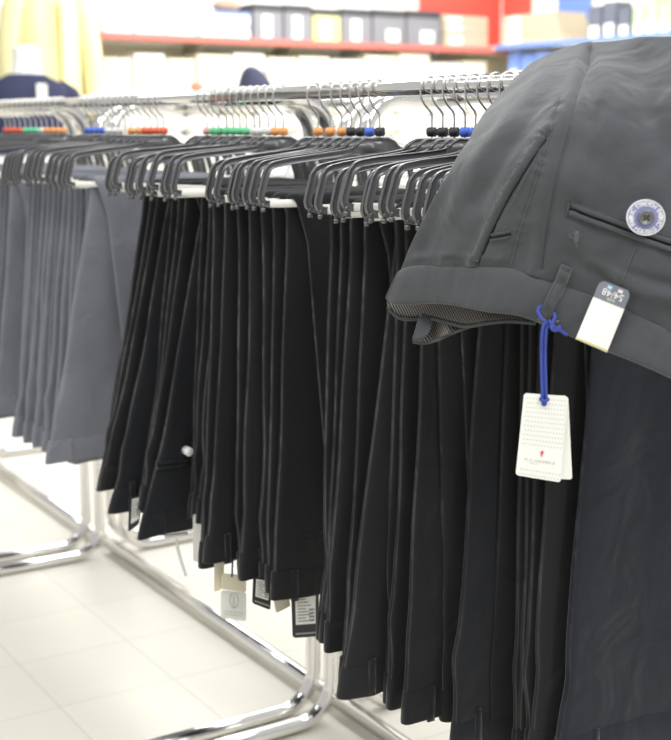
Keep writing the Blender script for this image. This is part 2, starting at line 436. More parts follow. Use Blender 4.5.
# grey, far bunch behind the chrome uprights
rows = []
clips = ['red', 'red', 'red', 'red', 'green', 'green', 'green', 'white', 'orange', 'orange', 'orange', 'orange']
for i in range(12):
    u = -.90+i*.0305
    rows.append(dict(u=u, top=(-.10, .10), bot=(-.135-rng.uniform(0, .02), .11), zh=.385+.0035*i+rng.uniform(-.008, .008), clip=clips[i]))
bunch(rows, 'the far grey bunch', 'grey cotton', lambda i: (GREY, GREYD, GREY)[i % 3])
rows = []
clips = ['blue', 'blue', 'blue', 'blue', 'white', 'white', 'white', None, 'orange', 'orange', 'red', 'red', 'red', 'red']
xh = [-12, -10, -9, 2, 3, 5, 9, 11, 12, 24, 27, 46, 47, 47]
yh = [437, 438, 440, 442, 444, 446, 450, 452, 454, 457, 458, 462, 463, 467]
for i in range(14):
    u = -.45+i*.0246
    xt, yt = proj((u, -RV-.118+(.012 if i < 13 else .0), .86))
    if i < 13: xh[i] = xt-14-(i*5 % 9)
    rows.append(row(u, xt, yt, xh[i], yh[i], .205, .19 if i < 13 else .18, clip=clips[i], roll=(.0 if i == 13 else rng.uniform(-.03, .03)), pocket=None, loops=(.22, .7)))
bunch(rows, 'the grey bunch', 'grey cotton', lambda i: (GREY, GREY, GREYD, GREY)[i % 4])

# black, left bunch on the near rack
rows = []
clips = ['pink', 'green', 'green', 'green', 'green', 'green', 'green', 'white', 'white', 'white', 'orange', 'orange']
xh = [98, 99, 102, 107, 141, 141, 140, 137, 190, 193, 197, 203]
yh = [489, 490, 492, 509, 507, 510, 515, 538, 520, 522, 523, 525]
rl = [-.01, .0, .035, -.02, -.015, -.01, .02, -.01, .055, -.005, .03, .02]
for i in range(12):
    u = .02+i*.0205
    xt, yt = proj((u, -RV-.095+.0012*i, .86))
    if i == 7: xt += 6
    rows.append(row(u, xt, yt, xh[i], yh[i], .19, .22, clip=clips[i], roll=rl[i], near=(i in (3, 7)), pocket=((-.16, -.06, .50) if i == 7 else None), m=(INK if i == 7 else None)))
LEFTB = bunch(rows, 'the left black bunch', 'black cotton', lambda i: (BLACK, BLACKW, BLACK, INK)[i % 4])

# black, middle bunch
rows = []
us = [.332, .362, .388, .41, .431, .451, .472]
clips = ['orange', 'orange', 'orange', 'black', 'black', 'blue', 'black']
xt_ = [215, 227, 239, 251, 263, 275, 289]
xh = [203, 207, 240, 243, 265, 270, 275]
yh = [566, 567, 583, 584, 593, 596, 606]
rl = [-.012, .004, -.012, .0, .006, .004, .0]
for i in range(7):
    rows.append(row(us[i], xt_[i], 212, xh[i], yh[i], .185, .17, clip=clips[i], roll=rl[i], pocket=((-.10, .0, .47) if i == 6 else None)))
MIDB = bunch(rows, 'the middle black bunch', 'black cotton', lambda i: (BLACKW, BLACK, BLACK, BLACKW)[i % 4])

# black, right bunch running under the draped pair
R3 = [(.575, 333, 225, 319, 640, {}), (.595, 343, 228, 325, 648, {}), (.615, 353, 230, 330, 652, {}), (.635, 367, 232, 344, 690, {}),
      (.655, 392, 234, 339, 699, {'near': True, 'm': BLACKW, 'col': 'washed black cotton'}), (.674, 398, 238, 385, 702, {}), (.692, 408, 240, 389, 708, {}), (.711, 420, 240, 397, 725, {'near': True}),
      (.732, 440, 440, 446, 728, {}), (.752, 470, 440, 446, 748, {'near': True, 'm': INK, 'col': 'ink black cotton'}), (.771, 506, 377, 491, 758, {}), (.788, 521, 400, 516, 762, {}), (.803, 529, 420, 522, 766, {}),
      (.818, 539, 420, 527, 768, {}), (.833, 553, 430, 531, 770, {}), (.850, 588, 365, 549, 772, {'near': True, 'm': NAVY, 'col': 'navy-black cotton', 'seat': 1.6})]
rows = []
clips = ['black', 'black', 'black', 'blue', 'blue', 'blue', 'black', 'black', 'white', 'white', 'black', 'blue', 'blue', 'black', 'black', 'black']
for i, (u, xt, yt, xb, yb, k) in enumerate(R3):
    r = row(u, xt, yt, xb, yb, .18, .21, clip=clips[i], roll=rng.uniform(-.03, .04), thick=.0040 if i > 9 else .0044)
    # carry the measured edge line on up to the bar
    vt, zt = vrel(xt, yt, u); s = (r['bot'][0]-vt)/(r['zh']-zt); r['top'] = (vt+(0.8655-zt)*s*.6, vt+(0.8655-zt)*s*.6+.17)
    r.update(k); rows.append(r)
rows[-1]['bot'] = (rows[-1]['bot'][0], rows[-1]['bot'][0]+.30); rows[-1]['top'] = (rows[-1]['top'][0], rows[-1]['top'][0]+.17)
RIGHTB = bunch(rows, 'the right black bunch', 'black cotton', lambda i: (BLACK, BLACK, BLACKW)[i % 3])

# ------------------------------------------------------------------ cards and buttons hanging from the hems
def card(parent, u, corners, m, sticker=None, marks=(), name='hang_tag', tilt=0.0, thick=.0008, text=None):
    """a flat card hanging in the plane X = u (corner points measured in that plane); tilt swings its lower end"""
    P4 = [onX(x, y, u) for x, y in corners]           # tl tr br bl
    P4[1] = P4[1]+np.array([tilt, 0, 0]); P4[2] = P4[2]+np.array([tilt, 0, 0])
    def bil(s, t, off=0.0):
        p = P4[0]*(1-s)*(1-t)+P4[1]*s*(1-t)+P4[2]*s*t+P4[3]*(1-s)*t
        return p+np.array([off, 0, 0])
    rim = [(.08, 0), (.92, 0), (1, .05), (1, .95), (.92, 1), (.08, 1), (0, .95), (0, .05)]
    n = len(rim)
    v = [bil(s, t, 0) for s, t in rim]+[bil(s, t, thick) for s, t in rim]
    f = [tuple(range(n)), tuple(range(2*n-1, n-1, -1))]+[(i, n+i, n+(i+1) % n, (i+1) % n) for i in range(n)]
    o = mk(name, v, f, m, parent, smooth=False)
    def patch(nm, s0, t0, s1, t1, mm, par, off=thick+.0004):
        vv = [bil(s0, t0, off), bil(s1, t0, off), bil(s1, t1, off), bil(s0, t1, off)]
        vv += [p-np.array([.0003, 0, 0]) for p in vv]
        q_ = mk(nm, vv, [(0, 1, 2, 3), (7, 6, 5, 4), (0, 4, 5, 1), (1, 5, 6, 2), (2, 6, 7, 3), (3, 7, 4, 0)], mm, par, smooth=False)
        q_.location = (0, 0, 0) if par is o else q_.location
        return q_
    if sticker: patch('label_sticker', *sticker, CARD, o)
    if marks:
        q_ = MB()
        for s0, t0, s1, t1 in marks:
            vv = [bil(s0, t0, thick+.0008), bil(s1, t0, thick+.0008), bil(s1, t1, thick+.0008), bil(s0, t1, thick+.0008)]
            q_.add(vv, [(0, 1, 2, 3)])
        c_ = q_.build('printed_lines', DPRINT if m is BCARD else PRINT, o, smooth=False); c_.location = (0, 0, 0)
    return o, bil
lines = [(.2, .12+.07*i, .5+.1*(i % 3), .145+.07*i) for i in range(8)]+[(.62, .35+.08*i, .82, .40+.08*i) for i in range(4)]
# middle bunch
tr, ed, inf, u, r = MIDB[6]
card(tr, u-.004, [(291, 594), (318.5, 592), (318.5, 636), (292.5, 638)], BCARD, (.13, .05, .87, .70), lines+[(.1, .885, .93, .925)])
tr, ed, inf, u, r = MIDB[4]
card(tr, u-.006, [(253, 577), (272, 580), (270, 610), (252, 603)], BCARD, (.15, .05, .85, .70), lines+[(.1, .85, .93, .90)])
tr, ed, inf, u, r = MIDB[5]
card(tr, u-.006, [(270, 584), (288, 590), (290, 606), (276, 613)], CREAM)
tr, ed, inf, u, r = MIDB[2]
c_, bil = card(tr, u-.03, [(222, 573), (246, 575), (246, 592), (221, 589)], CREAM)
q = MB(); q.tube([onX(232, 548, u-.03), onX(232.5, 563, u-.03), onX(232, 577, u-.028)], .0012, 6); q.build('tag_cord', NAVYCORD, tr)
c2, bil2 = card(tr, u-.035, [(221, 590), (246, 592), (246, 621), (220, 618)], CARD, name='hang_tag')
q = MB()
pts = [bil2(.5+.17*math.cos(a), .32+.26*math.sin(a), .0016) for a in np.linspace(-1.2, 4.3, 20)]
q.tube(pts, .0008, 5)
q.tube([bil2(.5, .15, .0016), bil2(.5, .5, .0016)], .0006, 5)
for k in range(2):
    q.add([bil2(.12, .72+.1*k, .0016), bil2(.9-.1*k, .72+.1*k, .0016), bil2(.9-.1*k, .745+.1*k, .0016), bil2(.12, .745+.1*k, .0016)], [(0, 1, 2, 3)])
o = q.build('printed_wreath', PRINT, c2); o.location = (0, 0, 0)
tr, ed, inf, u, r = MIDB[1]
card(tr, u-.012, [(214, 556), (224, 562), (223, 588), (214, 592)], CREAM)
# left bunch
tr, ed, inf, u, r = LEFTB[5]
card(tr, u, [(129, 498), (143, 494), (139, 524), (128, 532)], BCARD, (.2, .06, .9, .8), lines)
tr, ed, inf, u, r = LEFTB[9]
card(tr, u, [(193, 514), (203, 516), (203, 563), (193, 561)], CARD)
tr, ed, inf, u, r = LEFTB[7]
q = MB(); q.tube([onX(165, 537, u-.01), onX(187, 534, u-.01)], .0035, 8); q.build('plastic_strap', WPLASTIC, tr)
q = MB(); q.tube(catmull([onX(176, 536, u-.01), onX(178, 550, u-.01), onX(182, 564, u-.008), onX(186, 576, u-.004)], 4), .002, 8, flat=(.0026, .0008), ref=(0, 1, 0)); q.build('plastic_strap', WPLASTIC, tr)
q = MB(); c = onX(189.5, 452, u+.028)
q.tube([c+np.array([-.012, 0, 0]), c+np.array([.0, 0, 0]), c+np.array([.003, 0, 0])], [.0062, .0062, .0045], 16); q.build('security_button', WPLASTIC, tr)

# ------------------------------------------------------------------ back rail: empty white hangers
for i in range(15):
    u = -.42+i*.078+rng.uniform(-.015, .015)
    if -.04 < u < .05: continue
    hanger(u, 'white plastic hanger hanging empty on the rear chrome rail', 'empty white hangers on the rear rail', None, rng.uniform(-.02, .02), WPLASTIC, side=1, yaw=rng.uniform(-.15, .15))

# ------------------------------------------------------------------ the draped charcoal pair
def poly(pts, t):
    P = np.asarray(pts, float); d = np.r_[0, np.cumsum(np.hypot(*np.diff(P, axis=0).T))]; d /= d[-1]
    return np.stack([np.interp(t, d, P[:, 0]), np.interp(t, d, P[:, 1])], -1)
BS = [(399, 271), (412, 266), (450, 266), (505, 268), (537, 276), (580, 292), (612, 304), (671, 332), (765, 378)]
ES = [(386, 299), (398, 305), (441, 304), (487, 312), (522, 317), (562, 333), (592, 346), (650, 369), (745, 414)]
TS = [(519, 73.5), (533, 61), (561, 49.5), (594, 43), (626, 39), (671, 34.5), (735, 29)]
LS = [(399, 271), (415, 236), (440, 186), (468, 138), (495, 100), (519, 73.5)]
RS = [(765, 378), (764, 290), (758, 200), (748, 110), (735, 30)]
BS = catmull(BS, 6); ESc = catmull(ES, 6); TS = catmull(TS, 6); LS = catmull(LS, 6)
_d = np.r_[0, np.cumsum(np.hypot(*np.diff(np.asarray(BS), axis=0).T))]; _d /= _d[-1]
def edge_px(a):
    E_ = np.asarray(ESc); return np.stack([np.interp(a, _d, E_[:, 0]), np.interp(a, _d, E_[:, 1])], -1)
NA, NB = 260, 200
A = np.linspace(0, 1, NA); B = np.linspace(0, 1, NB)
bb = poly(BS, A); tt = poly(TS, A); ll = poly(LS, B); rr = poly(RS, B)
AA, BB = np.meshgrid(A, B, indexing='ij')
PX = (1-BB)[..., None]*bb[:, None]+BB[..., None]*tt[:, None]+(1-AA)[..., None]*ll[None]+AA[..., None]*rr[None] \
    - ((1-AA)*(1-BB))[..., None]*bb[0]-(AA*(1-BB))[..., None]*bb[-1]-((1-AA)*BB)[..., None]*tt[0]-(AA*BB)[..., None]*tt[-1]
DT = np.array([[1.19, 1.172, 1.162, 1.222, 1.325],      # distance ahead, rows a = 0..1, columns b = 0..1
               [1.115, 1.095, 1.088, 1.135, 1.262],
               [1.085, 1.075, 1.078, 1.115, 1.215],
               [1.045, 1.045, 1.058, 1.09, 1.160],
               [1.01, 1.01, 1.02, 1.045, 1.10]])
def interp1(xs, Y, x):                                   # smooth (monotone-ish) Hermite along axis 0
    Y = np.asarray(Y, float); m_ = np.gradient(Y, xs, axis=0)
    i = np.clip(np.searchsorted(xs, x)-1, 0, len(xs)-2); h_ = (xs[i+1]-xs[i]); t = (x-xs[i])/h_
    sh = (len(x),)+(1,)*(Y.ndim-1); t = t.reshape(sh); h_ = h_.reshape(sh)
    return (2*t**3-3*t**2+1)*Y[i]+(t**3-2*t**2+t)*h_*m_[i]+(-2*t**3+3*t**2)*Y[i+1]+(t**3-t**2)*h_*m_[i+1]
xa = np.array([0, .27, .5, .76, 1.]); xb = np.array([0, .25, .5, .77, 1.])
DD = interp1(xa, DT, A)                  # NA x 5
DD = interp1(xb, DD.T, B).T              # NA x NB
def seg_dist(px, pl):
    """signed distance (+ = right of the line going down the list) and position along a polyline, in measured units"""
    best = np.full(px.shape[:-1], 1e9); sgn = np.ones_like(best); pos = np.zeros_like(best); L0 = 0
    P = np.asarray(pl, float)
    for a, b in zip(P[:-1], P[1:]):
        d = b-a; l = np.hypot(*d); t = np.clip(((px-a)@d)/l**2, 0, 1)
        v = px-(a+t[..., None]*d); ds = np.hypot(v[..., 0], v[..., 1]); s = np.sign(d[0]*v[..., 1]-d[1]*v[..., 0])
        k = ds < best; best = np.where(k, ds, best); sgn = np.where(k, s, sgn); pos = np.where(k, L0+t*l, pos); L0 += l
    return best*sgn, pos
def relief(px):
    """height of folds and seams in metres"""
    x, y = px[..., 0], px[..., 1]
    h_ = np.zeros_like(x)
    d, s = seg_dist(px, [(590, 50), (579, 88), (568, 130), (556, 175), (547, 222), (542, 268)])
    h_ += -.0030*np.exp(-(d/2.4)**2)+.0022*np.exp(-((d-7)/7)**2)+.001*np.exp(-((d+10)/9)**2)
    d, s = seg_dist(px, [(549, 134), (530, 163), (512, 192), (495, 225), (478, 264)])
    h_ += -.0026*np.exp(-(d/1.5)**2)+.0018*np.exp(-((d-6)/5)**2)*(1+.3*np.sin(s*.55+2*np.sin(s*.13)))
    d, s = seg_dist(px, [(560, 98), (548, 140), (533, 190), (520, 230), (511, 266)])
    h_ += -.0009*np.exp(-(d/1.6)**2)+.0005*np.sin(s*.42+2.5*np.sin(s*.09))*np.exp(-(d/6)**2)
    d, s = seg_dist(px, [(545, 70), (515, 110), (480, 160), (452, 215)])
    h_ += .0036*np.exp(-(d/9)**2)
    d, s = seg_dist(px, [(556, 84), (528, 118), (500, 160), (478, 205)])
    h_ += -.0028*np.exp(-(d/8)**2)
    d, s = seg_dist(px, [(470, 140), (440, 200), (425, 250)])
    h_ += -.0022*np.exp(-(d/8)**2)
    d, s = seg_dist(px, [(600, 70), (610, 110), (600, 160), (585, 190)])
    h_ += .004*np.exp(-(d/16)**2)
    d, s = seg_dist(px, [(640, 60), (650, 110), (671, 150)])
    h_ += -.0035*np.exp(-(d/14)**2)
    d, s = seg_dist(px, [(632, 275), (650, 282), (690, 290)])
    h_ += -.0032*np.exp(-(d/7)**2)+.0028*np.exp(-((d-13)/8)**2)
    d, s = seg_dist(px, [(565, 255), (590, 270), (620, 290)])
    h_ += -.0016*np.exp(-(d/7)**2)
    q1 = x*.9+y*.42; q2 = -x*.42+y*.9
    h_ += 0.0008*np.sin(q1*.085+1.5*np.sin(q2*.02))+.0004*np.sin(q1*.16+q2*.05)+.0003*np.sin(q2*.13+q1*.03)
    for k in range(5):                                   # small irregular creases
        a_ = .6+1.1*k; w1 = x*math.cos(a_)+y*math.sin(a_); w2 = -x*math.sin(a_)+y*math.cos(a_)
        c_ = np.sin(w1*(.09+.03*k)+2.2*np.sin(w2*(.035+.01*k)+k)+k*2)
        h_ += 0.00022*np.sign(c_)*np.abs(c_)**1.7*(.5+.5*np.sin(w2*.021+k*1.7))
    d, s = seg_dist(px, [(588, 62), (596, 110), (590, 160), (578, 205)])
    h_ += -.0045*np.exp(-(d/8)**2)
    d, s = seg_dist(px, [(671, 96), (655, 140), (648, 185)])
    h_ += .0022*np.exp(-(d/10)**2)
    d, s = seg_dist(px, [(412, 258), (450, 254), (500, 259)])
    h_ += .0016*np.exp(-(d/4)**2)*(1+.5*np.sin(s*.22))
    d, s = seg_dist(px, [(590, 262), (625, 276), (671, 296), (720, 320)])
    h_ += .0018*np.exp(-(d/6)**2)
    return h_
RAYS = FW*FPX+RT*(PX[..., :1]-CX)+UPV*(CY-PX[..., 1:])
BASE = CAM+RAYS*(DD/(RAYS@FH))[..., None]
def normals(Pg):
    n = np.cross(np.gradient(Pg, axis=0), np.gradient(Pg, axis=1)); n /= np.linalg.norm(n, axis=-1, keepdims=True)+1e-12
    s = np.sign(np.sum(n*(CAM-Pg), -1)); return n*np.where(np.median(s) < 0, -1, 1)
NRM = normals(BASE)
TOP = BASE+NRM*relief(PX)[..., None]
flatPX = PX.reshape(-1, 2); flatT = TOP.reshape(-1, 3); flatN = normals(TOP).reshape(-1, 3)
def SP(x, y, off=0.0):
    """point of the draped cloth seen at (x, y), lifted by off along the cloth normal"""
    i = int(np.argmin((flatPX[:, 0]-x)**2+(flatPX[:, 1]-y)**2))
    D = float((flatT[i]-CAM)@FH); p = onD(x, y, D); return p+flatN[i]*off
def band_pt(a, k, off=0.0):              # waistband: k 0 at its seam, 1 at the open edge
    s = poly(BS, np.array([a]))[0]; e = edge_px(np.array([a]))[0]
    i = int(round(a*(NA-1))); D = float(DD[i, 0]); p_ = s*(1-k)+e*k
    q_ = onD(p_[0], p_[1], D-.004*k*(1-k)*2+.002*k); return q_+NRM[i, 0]*off

drape = thing('chino_trousers', 'charcoal trousers draped over the end of the rack, waistband hanging toward the viewer', 'trousers', SP(600, 60))
# body: upper sheet, back over the rail, and the under sheet
ext = [(.035, -.004), (.085, -.03), (.14, -.07), (.185, -.12), (.20, -.22), (.205, -.36), (.205, -.46)]
sub = slice(None, None, 2)
extr = [TOP[:, -1]+np.array([0, dy, dz]) for dy, dz in ext]
rowsT = [TOP[:, j] for j in range(NB)]+extr
under = []
for k_, r_ in enumerate(rowsT):
    if k_ < NB: th_ = .010*min(1, .3+k_/60); under.append(BASE[:, k_]-NRM[:, k_]*th_)
    elif k_ < NB+3: under.append(r_+np.array([0, -.004, -.010]))
    else: under.append(r_+np.array([0, -.011, -.002]))
G = np.stack(rowsT, 1); U = np.stack(under, 1); nr = G.shape[1]
loopv = np.concatenate([G, U[::-1]], 0); nl = loopv.shape[0]
idx = np.arange(nl*nr).reshape(nl, nr)
faces = []
for i in range(nl):
    a_ = idx[i]; b_ = idx[(i+1) % nl]
    faces += [(int(a_[j]), int(b_[j]), int(b_[j+1]), int(a_[j+1])) for j in range(nr-1)]
body = mk('body', loopv.reshape(-1, 3), faces, CHAR, drape)
# waistband
ab = np.linspace(0, 1, 120); kb = [0, .03, .12, .3, .5, .7, .88, .97, 1.0]
ring_o = [[band_pt(a, k, .0016+(.001 if .05 < k < .95 else 0)-(.0016 if k in (0, 1.0) else 0)) for a in ab] for k in kb]
ring_i = [[band_pt(a, k, -.0014) for a in ab] for k in kb[::-1]]
G2 = np.array(ring_o+ring_i); n0, n1 = G2.shape[:2]; idx = np.arange(n0*n1).reshape(n0, n1)
faces = [(int(idx[i, j]), int(idx[(i+1) % n0, j]), int(idx[(i+1) % n0, j+1]), int(idx[i, j+1])) for i in range(n0) for j in range(n1-1)]
faces += [tuple(int(idx[i, 0]) for i in range(n0)), tuple(int(idx[i, -1]) for i in range(n0-1, -1, -1))]
mk('waistband', G2.reshape(-1, 3), faces, CHAR, drape)
# striped lining of the far half of the waist, seen through the open edge
def lining_mat():
    m = mat('striped_lining', (.12, .11, .10), .8, spec=.2); N, L = nodes(m); b = N['Principled BSDF']
    tc = N.new('ShaderNodeTexCoord'); w = N.new('ShaderNodeTexWave'); w.bands_direction = 'DIAGONAL'; w.inputs['Scale'].default_value = 170
    L.new(tc.outputs['Object'], w.inputs['Vector'])
    r = N.new('ShaderNodeValToRGB'); r.color_ramp.elements[0].position = .35; r.color_ramp.elements[0].color = (.03, .03, .03, 1)
    r.color_ramp.elements[1].position = .65; r.color_ramp.elements[1].color = (.22, .20, .18, 1)
    L.new(w.outputs['Fac'], r.inputs['Fac']); L.new(r.outputs[0], b.inputs['Base Color']); return m
LIN = lining_mat()
up_ = catmull([(387, 297), (400, 299), (420, 299), (441, 299), (460, 301), (487, 308), (515, 313), (535, 318)], 6)
dn_ = catmull([(387, 305), (398, 315), (412, 317), (430, 316), (447, 320), (466, 324), (487, 321), (510, 319), (536, 321)], 6)
du_ = [float(np.interp(x, [386, 440, 480, 540], [1.197, 1.158, 1.128, 1.096])) for x, y in up_]
def strip(up, dn, dep, m, name, par, nk=7, thick=.0016, dip=0.0):
    up = np.asarray(poly(up, np.linspace(0, 1, 60))); dn = np.asarray(poly(dn, np.linspace(0, 1, 60)))
    rf = []; 
    for k in np.linspace(0, 1, nk):
        rf.append([onD(*(up[i]*(1-k)+dn[i]*k), dep((up[i]*(1-k)+dn[i]*k), k)) for i in range(60)])
    fr = np.array(rf); bk = fr[::-1]+FH*thick
    G_ = np.concatenate([fr, bk]); a_, b_ = G_.shape[:2]; ix = np.arange(a_*b_).reshape(a_, b_)
    fc = [(int(ix[i, j]), int(ix[(i+1) % a_, j]), int(ix[(i+1) % a_, j+1]), int(ix[i, j+1])) for i in range(a_) for j in range(b_-1)]
    fc += [tuple(int(ix[i, 0]) for i in range(a_)), tuple(int(ix[i, -1]) for i in range(a_-1, -1, -1))]
    return mk(name, G_.reshape(-1, 3), fc, m, par)
dep0 = lambda p, k: float(np.interp(p[0], [386, 420, 440, 480, 540], [1.198, 1.184, 1.165, 1.132, 1.096]))+.016-.010*k
o = strip(up_, dn_, dep0, LIN, 'waist_lining', drape); o['label'] = 'grey diagonal-striped lining'
o = strip([(x, y+1.2) for x, y in dn_], [(x-.5, y+4.2) for x, y in dn_], lambda p, k: dep0(p, 1)-.002, CHAR, 'waist_hem', drape, nk=4)
up2 = catmull([(421, 314), (434, 314), (447, 318), (462, 322), (478, 321)], 6)
dn2 = catmull([(413, 341), (425, 342), (438, 339), (456, 331), (480, 322)], 6)
strip(up2, dn2, lambda p, k: 1.195-.012*k-.0006*max(0, p[0]-415)+.006*math.sin(p[0]*.25), LIN, 'waist_lining', drape)['label'] = 'grey diagonal-striped lining'
strip([(419, 317), (422, 315), (431, 318), (434, 321)], [(412, 340), (415, 342), (424, 338), (428, 334)], lambda p, k: 1.178-.010*k, CHAR, 'waist_fold', drape)
strip([(x, y) for x, y in dn2], [(x-.3, y+2.6) for x, y in dn2], lambda p, k: 1.182-.0006*max(0, p[0]-415), CHAR, 'waist_hem', drape, nk=4)

def ribbon(pl, w, name, m, par, off=.0016, drop=.0012, n=40, fn=SP, taper=False):
    """a raised strip w wide laid on the cloth along a line"""
    P = poly(catmull(pl, 6), np.linspace(0, 1, n)); T = np.gradient(P, axis=0); T /= np.hypot(T[:, 0], T[:, 1])[:, None]
    Nn = np.stack([-T[:, 1], T[:, 0]], -1); rings = []
    for i in range(n):
        ww = w*(1-.6*i/n) if taper else w
        rings.append([fn(*(P[i]+Nn[i]*ww*k), o_) for k, o_ in ((-.5, -drop), (-.42, off), (0, off*1.15), (.42, off), (.5, -drop))])
    q_ = MB(); q_.loft(rings); return q_.build(name, m, par)
pk = [(547, 138), (529, 165), (511, 193), (494, 226), (479, 262)]
ribbon([(x-4.5, y-2.5) for x, y in pk], 7.5, 'pocket_edge', CHAR, drape, off=.0014)
ribbon([(x+.6, y+.3) for x, y in pk], 1.5, 'pocket_opening', DARKGAP, drape, off=.0003, drop=.002)  # dark strip on the cloth, painting the shade inside the pocket slit
def stitches(pl, name='stitching', par=None, step=3.4, ln=2.2, off=.0010, r=.00045):
    P = np.asarray(catmull(pl, 8)); L_ = np.hypot(*np.diff(P, axis=0).T).sum(); n = int(L_/step); q_ = MB()
    a = poly(P, np.linspace(0, 1-ln/L_, n)); b = poly(P, np.linspace(ln/L_, 1, n))
    for p0, p1 in zip(a, b): q_.tube([SP(*p0, off), SP(*((p0+p1)/2), off+.0002), SP(*p1, off)], r, 5)
    o_ = q_.build(name, THREAD, par or drape); return o_
stitches([(x-7, y-4) for x, y in pk], off=.0012)
stitches([(560, 98), (548, 140), (533, 190), (520, 230), (511, 264)])
stitches([(541, 150), (524, 180), (511, 205)], off=.0008)
ribbon([(491, 235), (502, 233), (511, 231)], 2.6, 'bar_tack', CHAR, drape, off=.0012)
ribbon([(491, 240.5), (502, 238.5), (510, 236.5)], 2.6, 'bar_tack', CHAR, drape, off=.0012)
ribbon([(491, 237.8), (502, 235.8), (511, 233.8)], 1.3, 'bar_tack', DARKGAP, drape, off=.0006)  # dark strip painting the shade between the two tacks
# back pocket: two welts with a dark strip painted as the slit's shade
wl = [(569.5, 205.5), (600, 216.5), (640, 231.5), (671, 242), (722, 258)]
ribbon([(x+1, y-.5) for x, y in wl], 5.6, 'pocket_welt', CHAR, drape, off=.0026)
ribbon([(x-.6, y+7.2) for x, y in wl], 5.6, 'pocket_welt', CHAR, drape, off=.0030)
ribbon([(x+.2, y+3.3) for x, y in wl], 1.6, 'pocket_opening', DARKGAP, drape, off=.0010, drop=.001)
ribbon([(568.6, 202), (568, 208), (566.8, 215.5)], 1.8, 'bar_tack', CHAR, drape, off=.0022, n=12)
stitches([(x+1.8, y-4.6) for x, y in wl], off=.0009)
stitches([(x-1.4, y+11.2) for x, y in wl], off=.0009)
stitches([(636.5, 246), (629, 263), (620, 284)], off=.0006, step=2.6, ln=2.3)
# belt loop, and stitching along the waist seam
def BP(x, y, off=0.0):
    """point on the waistband, or on the body above its seam"""
    S = np.asarray(BS); ys = np.interp(x, S[:, 0], S[:, 1])
    if y < ys-1: return SP(x, y, off)
    i = int(np.argmin(np.hypot(S[:, 0]-x, S[:, 1]-min(y, ys+20)+8))); j = min(NA-1, int(_d[i]*(NA-1)))
    return onD(x, y, float(DD[j, 0])-.0040)+NRM[j, 0]*off
ribbon([(567, 266), (560, 284), (551, 303), (543, 322)], 13, 'belt_loop', CHAR, drape, off=.0032, drop=.001, fn=BP)
q = MB()
for k in np.linspace(-5, 5, 7):
    P_ = poly([(566+k*.9, 270+k*.4), (551+k*.9, 303+k*.4), (545+k*.9, 318+k*.4)], np.linspace(0, 1, 10))
    q.tube([BP(x, y, .0040) for x, y in P_], .00035, 5)
q.build('stitching', THREAD, drape)
S = np.asarray(BS)
# embroidered lion on the seat, drawn as short raised satin stitches
def lion(px0, sc_):
    L_ = [[(-.1, -1), (.35, -.9), (.4, -.5), (0, -.35), (-.3, -.6)], [(-.25, -.5), (.3, -.4), (.35, .2), (.1, .6), (-.25, .35)],
          [(.25, -.3), (.75, -.6), (.85, -.45), (.35, -.1)], [(.25, .0), (.8, .0), (.8, .15), (.25, .15)], [(.0, .4), (.35, .95), (.1, 1.05), (-.15, .5)],
          [(-.2, .3), (-.45, .8), (-.7, .95), (-.65, .8), (-.35, .35)], [(-.25, .0), (-.7, -.1), (-.9, -.6), (-.75, -.65), (-.55, -.2), (-.22, -.15)]]
    return [[(px0[0]+x*sc_, px0[1]+y*sc_) for x, y in p] for p in L_]
q = MB()
for p in [l_ for i_, l_ in enumerate(lion((576, 239), 8.5)) if i_ not in (3, 5)]:
    cx_ = sum(x for x, y in p)/len(p); cy2 = sum(y for x, y in p)/len(p)
    v = [SP(x, y, .0004) for x, y in p]+[SP(cx_+(x-cx_)*.7, cy2+(y-cy2)*.7, .0008) for x, y in p]; n = len(p)
    q.add(v, [(i, (i+1) % n, n+(i+1) % n, n+i) for i in range(n)]+[tuple(range(n, 2*n))])
o = q.build('embroidered_emblem', mat('dark_thread', (.10, .103, .108), .8, var=.3, vscale=400), drape, smooth=False); o['label'] = 'small embroidered lion emblem'
# round paper badge behind the pocket button
bc = (645.5, 217.5); brx, bry = 19.6, 18.2
N_b = flatN[int(np.argmin((flatPX[:, 0]-bc[0])**2+(flatPX[:, 1]-bc[1])**2))]
Db = float((SP(*bc)-CAM)@FH)-.0065
def badge(r, a, off=0.0): return onD(bc[0]+r*brx*math.cos(a), bc[1]-r*bry*math.sin(a), Db)-FH*off
q = MB(); n = 48
rg = [[badge(r, 2*math.pi*i/n, o_) for i in range(n)] for r, o_ in ((.2, 0), (1, 0), (1.0, .0008), (.93, .0011), (.2, .0011))]
q.loft(rg)
bo = q.build('paper_badge', mat('lilac_card', (.23, .24, .47), .5, var=.03), drape); bo['label'] = 'round lilac badge lettered around its rim'
q = MB(); q.loft([[badge(r, 2*math.pi*i/n, o_) for i in range(n)] for r, o_ in ((.99, .0009), (.99, .0014), (.93, .0014), (.93, .0009))])
o = q.build('badge_rim', CARD, bo); o.location = (0, 0, 0)
q = MB(); word = 'STRETCH FABRIC STRETCH FABRIC '
for i, ch in enumerate(word):
    if ch == ' ': continue
    ang = math.pi/2-(i-3)*2*math.pi/len(word)
    v, f = text_geo(ch, 1.0, .025)
    s = .36
    vv = []
    for x, y, z in v:
        rr_ = .745+y*s*.95; vv.append(badge(rr_, ang-x*s*.98/.78, .0016))
    q.add(vv, f)
o = q.build('badge_lettering', CARD, bo, smooth=False); o.location = (0, 0, 0)
q = MB(); rg = []
for r, o_ in ((.43, .0012), (.44, .003), (.42, .0045), (.36, .0049), (.30, .0036), (.01, .0034)):
    rg.append([badge(r, 2*math.pi*i/24, o_) for i in range(24)])
q.loft(rg); bt = q.build('pocket_button', mat('smoke_button', (.13, .13, .13), .2, var=.3, vscale=120, spec=.8), drape)
q = MB()
